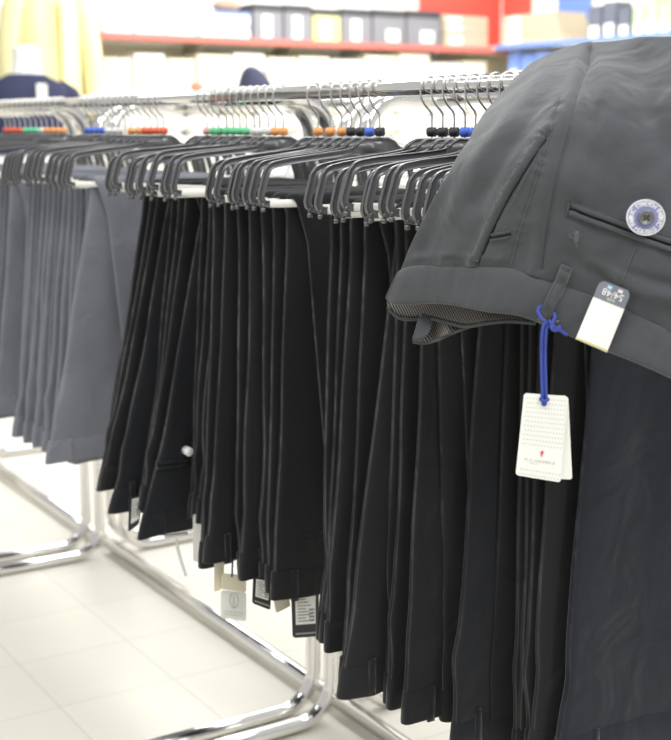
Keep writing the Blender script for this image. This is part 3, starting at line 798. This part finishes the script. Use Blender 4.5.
for k in range(4):
    a0 = math.pi/4+k*math.pi/2
    c_ = [badge(.14, a0, .0037)+(RT*math.cos(b)+np.array([0, 0, 1])*math.sin(b))*.0009 for b in np.linspace(0, 2*math.pi, 9)[:-1]]
    q.add(c_, [tuple(range(8))])
q.tube([badge(.14, math.pi/4, .004), badge(.0, 0, .0045), badge(.14, math.pi*1.25, .004)], .0004, 5)
o = q.build('button_holes', DARKGAP, bt, smooth=False); o.location = (0, 0, 0)  # flat dark discs paint the shade in the holes
# size sticker over the waist seam: corners tl tr br bl as they hang
SC = [np.array(p, float) for p in ((600.5, 279.5), (631.5, 291.5), (607, 352.5), (575.5, 339))]
def stk_px(s, t): return SC[0]*(1-s)*(1-t)+SC[1]*s*(1-t)+SC[2]*s*t+SC[3]*(1-s)*t
Dst = [float((SP(*SC[0], .004)-CAM)@FH), float((SP(*SC[1], .004)-CAM)@FH), float((BP(590, 340, .007)-CAM)@FH)]
def STK(s, t, off=0.0):
    p = stk_px(s, t); D = (Dst[0]*(1-s)+Dst[1]*s)*(1-t)+(Dst[2]-.006*s)*t
    return onD(p[0], p[1], D-.0035-off)
def sheet(fn, s0, t0, s1, t1, name, m, par, off=0.0, th_=.0007, ns=8, nt=10, round_top=0.0):
    ss = np.linspace(s0, s1, ns); q_ = MB(); rings = []
    for t in np.linspace(t0, t1, nt):
        ins = round_top*max(0, 1-(t-t0)/.09)**2 if round_top else 0
        lo, hi = s0+ins, s1-ins
        fs = np.linspace(lo, hi, ns)
        rings.append([fn(s, t, off+th_) for s in fs]+[fn(s, t, off) for s in fs[::-1]])
    q_.loft(rings); o_ = q_.build(name, m, par, smooth=False); return o_
st = sheet(STK, 0, 0, 1, 1, 'size_sticker', CARD, drape, round_top=.12, nt=24); st['label'] = 'white size sticker with a slate head'
o = sheet(STK, .0, .0, 1, .285, 'sticker_head', SLATE, st, off=.0008, th_=.0003, round_top=.12, nt=14); o.location = (0, 0, 0)
def put_text(body, fn, s, t, hs, ht, name, m, par, off, flip=False):
    v, f = text_geo(body, 1.0); q_ = MB(); k = -1 if flip else 1
    q_.add([fn(s+k*x*hs, t-k*y*ht, off) for x, y, z in v], f)
    o_ = q_.build(name, m, par, smooth=False); o_.location = (0, 0, 0); return o_
put_text('54/48', STK, .52, .145, .30, .155, 'size_lettering', CARD, st, .0016, True)
put_text('SIZE', STK, .52, .235, .14, .055, 'size_lettering', CARD, st, .0016, True)
o = sheet(STK, .28, .035, .42, .085, 'blue_mark', mat('pale_blue_print', (.35, .62, .75), .5, var=.02), st, off=.0012, th_=.0003, ns=3, nt=3); o.location = (0, 0, 0)
o = sheet(STK, .62, .035, .76, .085, 'pink_mark', mat('pale_pink_print', (.75, .62, .68), .5, var=.02), st, off=.0012, th_=.0003, ns=3, nt=3); o.location = (0, 0, 0)
o = sheet(STK, 0.02, .965, .98, .995, 'sticker_edge', mat('ochre_print', (.62, .56, .25), .5, var=.1), st, off=.0008, th_=.0003, ns=6, nt=3); o.location = (0, 0, 0)
# blue cord tied round the loop, and the two hang tags
DC = float((BP(548, 312, .010)-CAM)@FH)
def cord(pl, deps, r=.0015):
    q_ = MB(); q_.tube([onD(x, y, DC+d) for (x, y), d in zip(poly(catmull(pl, 6), np.linspace(0, 1, 40)), np.interp(np.linspace(0, 1, 40), np.linspace(0, 1, len(deps)), deps))], r, 8); return q_
CRD = cord([(541, 306), (538, 310), (540, 316), (546, 322), (551, 323), (555, 318), (554, 313)], [.004, -.002, -.004, -.006, -.005, -.002, .004])
for pl, dp in (([(548, 322), (544, 325), (542, 335), (541.5, 355), (542, 378), (542.5, 398)], [-.006, -.005, 0, 0, 0, 0]),
               ([(550, 323), (547, 327), (545.6, 338), (545, 356), (545.5, 378), (546, 398)], [-.006, -.005, 0, 0, 0, 0]),
               ([(549, 320), (553, 326), (560, 330), (567, 335)], [-.008, -.009, -.006, -.004]),
               ([(553, 322), (552, 329), (557, 330), (560, 326)], [-.006, -.010, -.008, -.004]),
               ([(540.5, 399), (544, 401), (548, 399.5), (544, 397.5), (540.5, 399)], [-.002, -.003, -.002, .002, -.002]),
               ([(543, 400), (543.6, 405)], [-.002, 0]), ([(545.4, 400), (545, 405)], [-.002, 0])):
    w_ = cord(pl, dp); CRD.add(w_.v, w_.f)
CRD.build('tag_cord', BLUECORD, drape)['label'] = 'blue cord tied round the belt loop'
q = MB(); q.tube([onD(x, y, DC+.004) for x, y in poly(catmull([(556, 322), (562, 320), (568, 324), (569, 331), (566, 336)], 5), np.linspace(0, 1, 20))], .0007, 6)
q.build('thread_loop', mat('olive_thread', (.25, .23, .12), .7, var=.1), drape)
def cardfn(px, dep):
    Q = [np.array(p, float) for p in px]
    def fn(s, t, off=0.0):
        p = Q[0]*(1-s)*(1-t)+Q[1]*s*(1-t)+Q[2]*s*t+Q[3]*(1-s)*t
        return onD(p[0], p[1], dep-off)
    return fn
def hangcard(fn, name, m, par):
    rim = []
    for cs, ct, a0 in ((.94, .965, 0), (.06, .965, math.pi/2), (.06, .035, math.pi), (.94, .035, 3*math.pi/2)):
        for a in np.linspace(a0, a0+math.pi/2, 5): rim.append((cs+.06*math.cos(a), ct+.035*math.sin(a)))
    n = len(rim); v = [fn(s, t, 0) for s, t in rim]+[fn(s, t, .0008) for s, t in rim]
    return mk(name, v, [tuple(range(n)), tuple(range(2*n-1, n-1, -1))]+[(i, n+i, n+(i+1) % n, (i+1) % n) for i in range(n)], m, par, smooth=False)
f2 = cardfn([(526, 396), (568.3, 396.5), (572.3, 479.5), (529, 478)], DC+.006)
f1 = cardfn([(524, 393), (567.5, 396), (560.5, 482.5), (515.5, 475)], DC+.001)
hangcard(f2, 'hang_tag', CARD, drape)['label'] = 'rear plain white hang tag'
h1 = hangcard(f1, 'hang_tag', CARD, drape); h1['label'] = 'front white hang tag with dotted pattern and red lion'
for rows_ in (list(range(11)), [15.6, 16.6]):
    q = MB()
    for k in rows_:
        t = .06+.055*k
        for j in range(13):
            s = .07+.071*j+(.02 if int(k) % 2 else 0)
            if s > .95 or (abs(s-.47) < .1 and t < .12): continue
            q.add([f1(s, t, .0012), f1(s+.034, t-.014, .0012), f1(s+.040, t-.004, .0012), f1(s+.006, t+.010, .0012)], [(0, 1, 2, 3)])
    o = q.build('printed_dots', mat('pale_grey_print', (.58, .58, .52), .6, var=.02), h1, smooth=False); o.location = (0, 0, 0)
q = MB()
for p in lion((0, 0), 1.0):
    q.add([f1(.535+x*.055, .70+y*.04, .0012) for x, y in p], [tuple(range(len(p)))])
o = q.build('printed_emblem', RED, h1, smooth=False); o.location = (0, 0, 0); o['label'] = 'small red lion emblem'
put_text('M. E. HAMMER B', f1, .5, .795, .095, .042, 'tag_lettering', mat('grey_lettering', (.5, .5, .48), .6, var=.02), h1, .0012)
put_text('SINCE 19', f1, .38, .83, .05, .024, 'tag_lettering', MATS['grey_lettering'], h1, .0012)
q = MB(); q.tube([f1(.49+.03*math.cos(a), .09+.016*math.sin(a), .0012) for a in np.linspace(0, 2*math.pi, 14)], .0006, 5, closed=True)
o = q.build('eyelet', mat('copper_eyelet', (.6, .25, .15), .4, var=.05), h1); o.location = (0, 0, 0)

# ------------------------------------------------------------------ shelves along the walls
SZ = 1.497
def shelf_board(name, label, c, d, m, mats=None):
    t = thing(name, label, 'shelf', (c[0], c[1], c[2]-d[2]/2), None)
    return t
REDE = mat('red_edge', (.62, .16, .13), .5, var=.05); BLUEE = mat('blue_edge', (.16, .27, .6), .5, var=.05)
SH = mat('shelf_cream', (.80, .76, .64), .6, var=.03)
t = thing('wall_shelf', 'long cream wall shelf with a red front edge along the back wall', 'shelf', ((XB+XS)/2, 2.4, SZ))
q = MB(); q.box(((XB+.03+XS)/2, (YS-.5+.6)/2-.3, SZ-.012), (XS-XB-.03, YS+1.1, .024)); q.build('board', SH, t, smooth=False)
q = MB(); q.box((XS+.006, (YS-.5+.6)/2-.3, SZ-.012), (.012, YS+1.1, .04)); q.build('front_edge', REDE, t, smooth=False)
for px in (205, 297, 366, 440):
    p = onX(px, 47, XS-.1)
    q = MB(); q.add([(XB+.028, p[1]-.012, SZ-.024), (XB+.3, p[1]-.012, SZ-.024), (XB+.028, p[1]-.012, SZ-.2), (XB+.028, p[1]+.012, SZ-.024), (XB+.3, p[1]+.012, SZ-.024), (XB+.028, p[1]+.012, SZ-.2)],
                    [(0, 1, 2), (5, 4, 3), (0, 3, 4, 1), (1, 4, 5, 2), (2, 5, 3, 0)]); q.build('bracket', mat('bracket_grey', (.5, .48, .42), .5, var=.05), t, smooth=False)
t = thing('wall_shelf', 'cream wall shelf with a blue front edge along the right wall', 'shelf', (-4.2, (YR+YS)/2, SZ))
q = MB(); q.box(((XB-2.2)/2, (YR-.03+YS)/2, SZ+.006), (-2.2-XB, YR-YS-.03, .024)); q.build('board', SH, t, smooth=False)
q = MB(); q.box(((XS+.05-2.2)/2, YS-.006, SZ+.006), (-2.2-XS-.05, .012, .034)); q.build('front_edge', BLUEE, t, smooth=False)
# backing panels
def panel(name, label, x0, x1, y0, y1, z0, z1, m):
    q = MB(); q.box(((x0+x1)/2, (y0+y1)/2, (z0+z1)/2), (abs(x1-x0), abs(y1-y0), z1-z0)); return tag(q.build(name, m, smooth=False), label, 'panel')
panel('backing_panel', 'beige backing panel under the red-edged shelf on the back wall', XB+.006, XB+.026, -.6, YR-.04, .05, SZ-.03, PANEL)
panel('backing_panel', 'red backing panel above the shelf in the room corner', XB+.006, XB+.026, onX(418, 20, XB)[1], YR-.03, SZ, 2.3, REDP)
panel('backing_panel', 'red backing panel above the blue-edged shelf beside the corner', XB+.05, onY(532, 20, YR)[0], YR-.026, YR-.006, SZ+.02, 2.3, REDP)
panel('backing_panel', 'bright blue upright panel above the blue-edged shelf', onY(560, 20, YR)[0], onY(592, 20, YR)[0], YR-.026, YR-.006, SZ+.02, 2.3, BLUEP)
panel('backing_panel', 'beige backing panel under the blue-edged shelf on the right wall', XB+.05, -2.3, YR-.026, YR-.006, .05, SZ-.03, PANEL)
# lower shelf
t = thing('wall_shelf', 'lower cream shelf of pale boxes on the back wall', 'shelf', ((XB+XS)/2, 2.3, 1.05))
q = MB(); q.box(((XB+.03+XS)/2, 2.05, 1.06), (XS-XB-.03, YS+1.0, .024)); q.build('board', SH, t, smooth=False)
q = MB(); q.box((XS+.006, 2.05, 1.06), (.012, YS+1.0, .035)); q.build('front_edge', SH, t, smooth=False)
t = thing('wall_shelf', 'lower cream shelf of blue packets on the right wall', 'shelf', (-4.2, (YR+YS)/2, 1.05))
q = MB(); q.box(((XB-2.2)/2+.2, (YR-.03+YS)/2, 1.06), (-2.6-XB, YR-YS-.03, .024)); q.build('board', SH, t, smooth=False)

def carton(px0, px1, pyt, z0, plane, axis, m, label, group, depth=.28, name='carton', cat='box', lid=None, sticker=None, labelm=CARD, front=.02):
    """box on a shelf: front face between two measured columns, top at measured row, standing on z0"""
    fn = onX if axis == 'X' else onY
    a = fn(px0, pyt, plane); b = fn(px1, pyt, plane); zt = (a[2]+b[2])/2; ht = max(.03, zt-z0)
    if axis == 'X': c = (plane-depth/2, (a[1]+b[1])/2); d = (depth, abs(b[1]-a[1])*.97)
    else: c = ((a[0]+b[0])/2, plane+depth/2); d = (abs(b[0]-a[0])*.97, depth)
    t = thing(name, label, cat, (c[0], c[1], z0+.001), group)
    q = MB(); lh = .2*ht if lid else 0
    q.box((c[0], c[1], z0+.001+(ht-lh)/2), (d[0], d[1], ht-lh), bev=.004); q.build('body', m, t, smooth=False)
    if lid:
        q = MB(); q.box((c[0], c[1], z0+.001+ht-lh/2), (d[0]+.006, d[1]+.004, lh), bev=.004); q.build('lid', lid, t, smooth=False)
    if sticker:
        s0, s1, k0, k1 = sticker; q = MB()
        if axis == 'X': q.box((plane+.002, c[1]+d[1]*((s0+s1)/2-.5), z0+ht*(k0+k1)/2), (.003, d[1]*(s1-s0), ht*(k1-k0)))
        else: q.box((c[0]+d[0]*((s0+s1)/2-.5), plane-.002, z0+ht*(k0+k1)/2), (d[0]*(s1-s0), .003, ht*(k1-k0)))
        q.build('label_sticker', labelm, t, smooth=False)
    return t, zt
GBOX = mat('grey_carton', (.23, .23, .25), .6, var=.05); DLID = mat('dark_lid', (.06, .06, .065), .6, var=.05)
YGBOX = mat('yellow_green_carton', (.66, .66, .28), .6, var=.05); KRAFT = mat('pale_kraft_carton', (.50, .43, .32), .7, var=.05)
CREAMB = mat('cream_carton', (.83, .78, .62), .7, var=.04); WBOX = mat('white_carton', (.84, .84, .84), .6, var=.03)
BLUEB = mat('pale_blue_carton', (.25, .38, .72), .6, var=.05)
PLX = XS-.02
for i, (a, b, y, m, lb) in enumerate([(253, 283, 4, GBOX, 'tall grey carton with a dark lid, leftmost of the row on the red-edged shelf'),
        (284, 312, 5, GBOX, 'tall grey carton standing left of the yellow-green carton'),
        (313, 341, 9, YGBOX, 'yellow-green carton among the grey ones on the red-edged shelf'),
        (342, 372, 9, GBOX, 'tall grey carton standing right of the yellow-green carton'),
        (373, 406, 10, GBOX, 'grey carton with a white sticker, second from the right of the grey row'),
        (407, 441, 11, GBOX, 'grey carton with a white sticker at the right end of the grey row')]):
    carton(a, b, y, SZ, PLX, 'X', m, lb, 'cartons on the red-edged shelf', depth=.25, lid=DLID, sticker=(.3, .62, .08, .7) if i != 4 and i != 5 else (.4, .8, .1, .45))
zt = SZ
for k, y in enumerate((25, 12)):
    _, zt2 = carton(199, 251, y, zt, PLX, 'X', WBOX, ['blue-rimmed white carton, lower of the pair left of the grey cartons', 'blue-rimmed white carton, upper of the pair left of the grey cartons'][k], 'blue-rimmed white cartons', depth=.3, lid=BLUEB)
    zt = zt2
zt = SZ
for k, y in enumerate((31, 22, 14)):
    _, zt2 = carton(444-k, 489, y+2, zt, PLX, 'X', KRAFT, 'pale kraft carton, '+['bottom', 'middle', 'top'][k]+' of the corner stack on the red-edged shelf', 'kraft cartons in the corner', depth=.25, sticker=(.1, .4, .2, .8))
    zt = zt2
for i, (a, b, y) in enumerate(((103, 133, 20), (134, 166, 14), (167, 197, 22))):
    carton(a, b, y, SZ, PLX, 'X', WBOX, 'white carton on the red-edged shelf, '+ORD[i]+' to the right of the yellow coat', 'white cartons near the yellow coat', depth=.28)
for i, (a, b, y) in enumerate(((385, 402, 2), (443, 470, 2))):
    pass
# bits lying on top of the cartons
def lump(c, r, m, name, label, cat, group=None, seed=0):
    rg_ = random.Random(seed); q = MB(); rings = []
    for k in np.linspace(-1, 1, 9):
        w_ = math.sqrt(max(.02, 1-k*k))
        rings.append([(c[0]+r[0]*w_*math.cos(a)*(1+.12*math.sin(3*a+seed)), c[1]+r[1]*w_*math.sin(a)*(1+.1*math.sin(2*a+seed)), c[2]+r[2]*(k+1)) for a in np.linspace(0, 2*math.pi, 15)[:-1]])
    q.loft(rings); return tag(q.build(name, m), label, cat, group)
p = onX(226, 10, PLX-.1); lump((p[0], p[1], zt*0+onX(226, 12, PLX)[2]+.001), (.08, .09, .045), mat('brown_cloth', (.4, .28, .2), .8, var=.2), 'folded_scarf', 'brownish scarf lying on the blue-rimmed white cartons', 'scarf')
# lower row of pale boxes
xs = [102, 133, 166, 196, 232, 266, 298, 331, 364, 398, 431, 462, 488]
for i in range(len(xs)-1):
    y = [58, 54, 59, 55, 54, 58, 57, 60, 56, 54, 63, 62][i]
    carton(xs[i]+1, xs[i+1]-1, y, 1.073, PLX, 'X', [CREAMB, WBOX, CREAMB][i % 3], 'pale carton on the lower shelf of the back wall, '+ORD[i]+' from the left', 'pale cartons on the lower shelf', depth=.28, sticker=(.2, .8, .25, .7))
# right wall goods
zt = SZ+.018
for k, y in enumerate((36, 29, 22, 15)):
    _, zt2 = carton(499+k, 565-3*k, y-1, zt, YS+.03, 'Y', KRAFT, 'pale beige carton on the blue-edged shelf, '+['bottom', 'second from bottom', 'second from top', 'top'][k]+' of its stack', 'beige cartons on the blue-edged shelf', depth=.28, sticker=(.1, .35, .2, .8))
    zt = zt2
DPK = mat('dark_packet', (.12, .13, .17), .5, var=.3, vscale=30); GPK = mat('green_packet', (.45, .6, .35), .5, var=.2, vscale=30); BPK = mat('blue_packet', (.2, .32, .72), .5, var=.15)
for i, (a, b, y, m) in enumerate(((588, 602, 6, DPK), (603, 617, 2, DPK), (618, 631, 8, DPK), (633, 645, 4, GPK), (646, 658, -2, GPK), (659, 671, 3, GPK), (672, 690, 2, GPK))):
    if a > 671: continue
    carton(a, b, y, SZ+.018, YS+.06, 'Y', m, ('dark' if m is DPK else 'green')+' patterned packet on the blue-edged shelf, '+ORD[i % 3]+' from the left of the '+('dark' if m is DPK else 'green')+' ones', 'patterned packets on the blue-edged shelf', depth=.14, name='packet', cat='packet', sticker=(.15, .85, .05, .4))
for i, (a, b, y) in enumerate(((508, 520, 52), (521, 534, 54), (535, 548, 52))):
    carton(a, b, y, 1.073, YS+.06, 'Y', BPK, 'blue packet under the blue-edged shelf, '+ORD[i]+' from the left', 'blue packets under the blue-edged shelf', depth=.2, name='packet', cat='packet', sticker=(.1, .9, .55, .7))
p = onY(511, 18, YR-.08)
carton(505, 524, 2, SZ+.16, YS+.2, 'Y', WBOX, 'white card standing before the red panel on the blue-edged shelf', 'none', depth=.02, name='display_card', cat='card') if False else None
carton(424, 438, -4, zt, PLX-.1, 'X', REDP, 'red gift box', 'none') if False else None

# ------------------------------------------------------------------ display counter with folded pullovers, bust, coat
CXD = -4.3
t = thing('display_counter', 'white display counter behind the racks with folded white pullovers on it', 'counter', (CXD, 2.2, 0))
q = MB(); q.box((CXD, 2.2, .40), (.62, 4.3, .78), bev=.01); q.build('body', WALL, t, smooth=False)
q = MB(); q.box((CXD, 2.2, .805), (.70, 4.4, .03), bev=.006); q.build('top', WPLASTIC, t, smooth=False)
KNIT = mat('white_knit', (.82, .81, .78), .9, var=.05, bump=.5, bscale=120)
KNITC = mat('cream_knit', (.78, .74, .62), .9, var=.05, bump=.5, bscale=120)
def folded(c, w_, d_, hh, m):
    q = MB(); rings = []
    for k in np.linspace(0, 1, 6):
        e = .03*math.sin(math.pi*k)
        rings.append([(c[0]+sx*(d_/2+e)*f_, c[1]+sy*(w_/2+e)*f_, c[2]+hh*k) for f_ in (1,) for sx, sy in ((-1, -1), (0, -1.02), (1, -1), (1.03, 0), (1, 1), (0, 1.02), (-1, 1), (-1.03, 0))])
    q.loft(rings); return q.build('folded_pullover', m)
for i, px in enumerate((118, 152, 187, 222, 256, 290, 326, 362, 398, 434, 468, 500)):
    y0 = onX(px, 85, CXD+.1)[1]
    for k in range(3):
        o = folded((CXD+.12+rng.uniform(-.02, .02), y0+rng.uniform(-.01, .01), .821+.102*k), .135, .30, .097, KNIT if (i+k) % 4 else KNITC)
        tag(o, 'white folded pullover in a pile on the counter behind the racks', 'pullover', 'folded pullovers on the counter')
# dark cap on top of the pile
p = onX(255, 82, CXD+.12); rings = []
q = MB(); zc = .821+.102*3-.002
for k, (r_, dz, sh) in enumerate(((.088, 0, 0), (.09, .03, 0), (.08, .065, -.004), (.06, .10, -.012), (.034, .125, -.02), (.008, .135, -.024))):
    rings.append([(p[0]+r_*.9*math.cos(a), p[1]+sh+r_*math.sin(a), zc+dz) for a in np.linspace(0, 2*math.pi, 19)[:-1]])
q.loft(rings); capo = thing('beanie_hat', 'dark navy cap lying on the white pullovers', 'cap', (p[0], p[1], zc))
NVY = mat('navy_knit', (.035, .038, .07), .9, var=.1)
q.build('crown', NVY, capo)
q = MB(); q.tube([(p[0]+.080*math.cos(a), p[1]+.090*math.sin(a), zc+.012) for a in np.linspace(0, 2*math.pi, 25)[:-1]], .012, 8, closed=True); q.build('brim', NVY, capo)
p = onX(197, 82, CXD+.12); lump((p[0], p[1], zc), (.03, .035, .026), mat('coral_wool', (.75, .22, .16), .9, var=.2), 'wool_ball', 'small coral-red ball lying on the white pullovers left of the dark cap', 'ball')

# navy tee on a white headless bust
XBU = -4.35
c = onX(27, 85, XBU); SHZ = c[2]+.035
bt = thing('display_bust', 'white headless display bust standing left of the racks', 'mannequin', (XBU, c[1], .82))
def torso(prof, m, name, par, sc_=1.0):
    q = MB(); rings = []
    for z, hw, hd in prof:
        rings.append([(XBU+hd*sc_*np.sign(math.cos(a))*abs(math.cos(a))**.85, c[1]+hw*sc_*np.sign(math.sin(a))*abs(math.sin(a))**.85, z) for a in np.linspace(0, 2*math.pi, 29)[:-1]])
    q.loft(rings); return q.build(name, m, par)
torso([(.821, .15, .09), (.95, .165, .1), (SHZ-.09, .185, .105), (SHZ-.03, .17, .08), (SHZ+.0, .09, .06), (SHZ+.03, .07, .06), (SHZ+.10, .062, .06), (SHZ+.125, .066, .064)], WPLASTIC, 'body', bt)
q = MB(); q.tube([(XBU, c[1], SHZ+.12), (XBU, c[1], SHZ+.135), (XBU, c[1], SHZ+.15)], [.068, .068, .02], 18); q.build('neck_cap', WPLASTIC, bt)
tee = thing('knit_shirt', 'navy short-sleeved shirt worn by the white headless bust', 'shirt', (XBU, c[1], .83))
NT = mat('navy_jersey', (.033, .037, .085), .9, var=.1)
torso([(.83, .17, .10), (.95, .18, .112), (SHZ-.09, .20, .118), (SHZ-.035, .19, .095), (SHZ-.008, .13, .078), (SHZ+.014, .088, .072)], NT, 'body', tee)
for s in (-1, 1):
    q = MB(); q.tube([(XBU, c[1]+s*.15, SHZ-.05), (XBU, c[1]+s*.20, SHZ-.085), (XBU, c[1]+s*.235, SHZ-.16), (XBU, c[1]+s*.25, SHZ-.25)], [.05, .06, .058, .056], 14); q.build('sleeve', NT, tee)
p = onX(42, 93, XBU+.125)
q = MB(); q.box(p, (.003, .05, .085), bev=.001); q.build('price_tag', CARD, tee, smooth=False)

# long yellow coat on a stand
XC = -4.95
p0 = onX(45, 40, XC); p1 = onX(88, 40, XC)
yc = p0[1]+.02
stand = thing('garment_stand', 'slim white stand holding the yellow coat', 'stand', (XC, yc, 0))
q = MB(); q.tube([(XC, yc, 0), (XC, yc, .02), (XC, yc, .021)], [.16, .16, .02], 20); q.build('base', WPLASTIC, stand)
q = MB(); q.tube([(XC, yc, .02), (XC, yc, 1.62)], .013, 10); q.build('pole', WPLASTIC, stand)
coat = thing('yellow_coat', 'long pale yellow coat hanging behind the navy shirt', 'coat', (XC, yc, .7))
YEL = mat('pale_yellow_cloth', (.9, .83, .46), .85, var=.07, vscale=6)
q = MB(); rings = []
for z, hw, hd in ((.72, .185, .12), (.95, .175, .115), (1.2, .165, .105), (1.42, .168, .10), (1.58, .175, .095), (1.66, .14, .075), (1.70, .06, .05)):
    rings.append([(XC+hd*math.cos(a)*(1+.10*math.sin(7*a)), yc+hw*math.sin(a)*(1+.03*math.sin(5*a)), z) for a in np.linspace(0, 2*math.pi, 57)[:-1]])
q.loft(rings); q.build('body', YEL, coat)
for s in (-1, 1):
    q = MB(); q.tube([(XC, yc+s*.15, 1.62), (XC+.01, yc+s*.195, 1.54), (XC+.02, yc+s*.225, 1.35), (XC+.03, yc+s*.235, 1.12), (XC+.04, yc+s*.225, .98)], [.055, .06, .055, .05, .047], 14); q.build('sleeve', YEL, coat)
q = MB(); q.box((XC+.113, yc+.02, 1.15), (.012, .012, .85)); q.build('placket', mat('ochre_cloth', (.72, .5, .12), .85, var=.1), coat, smooth=False)
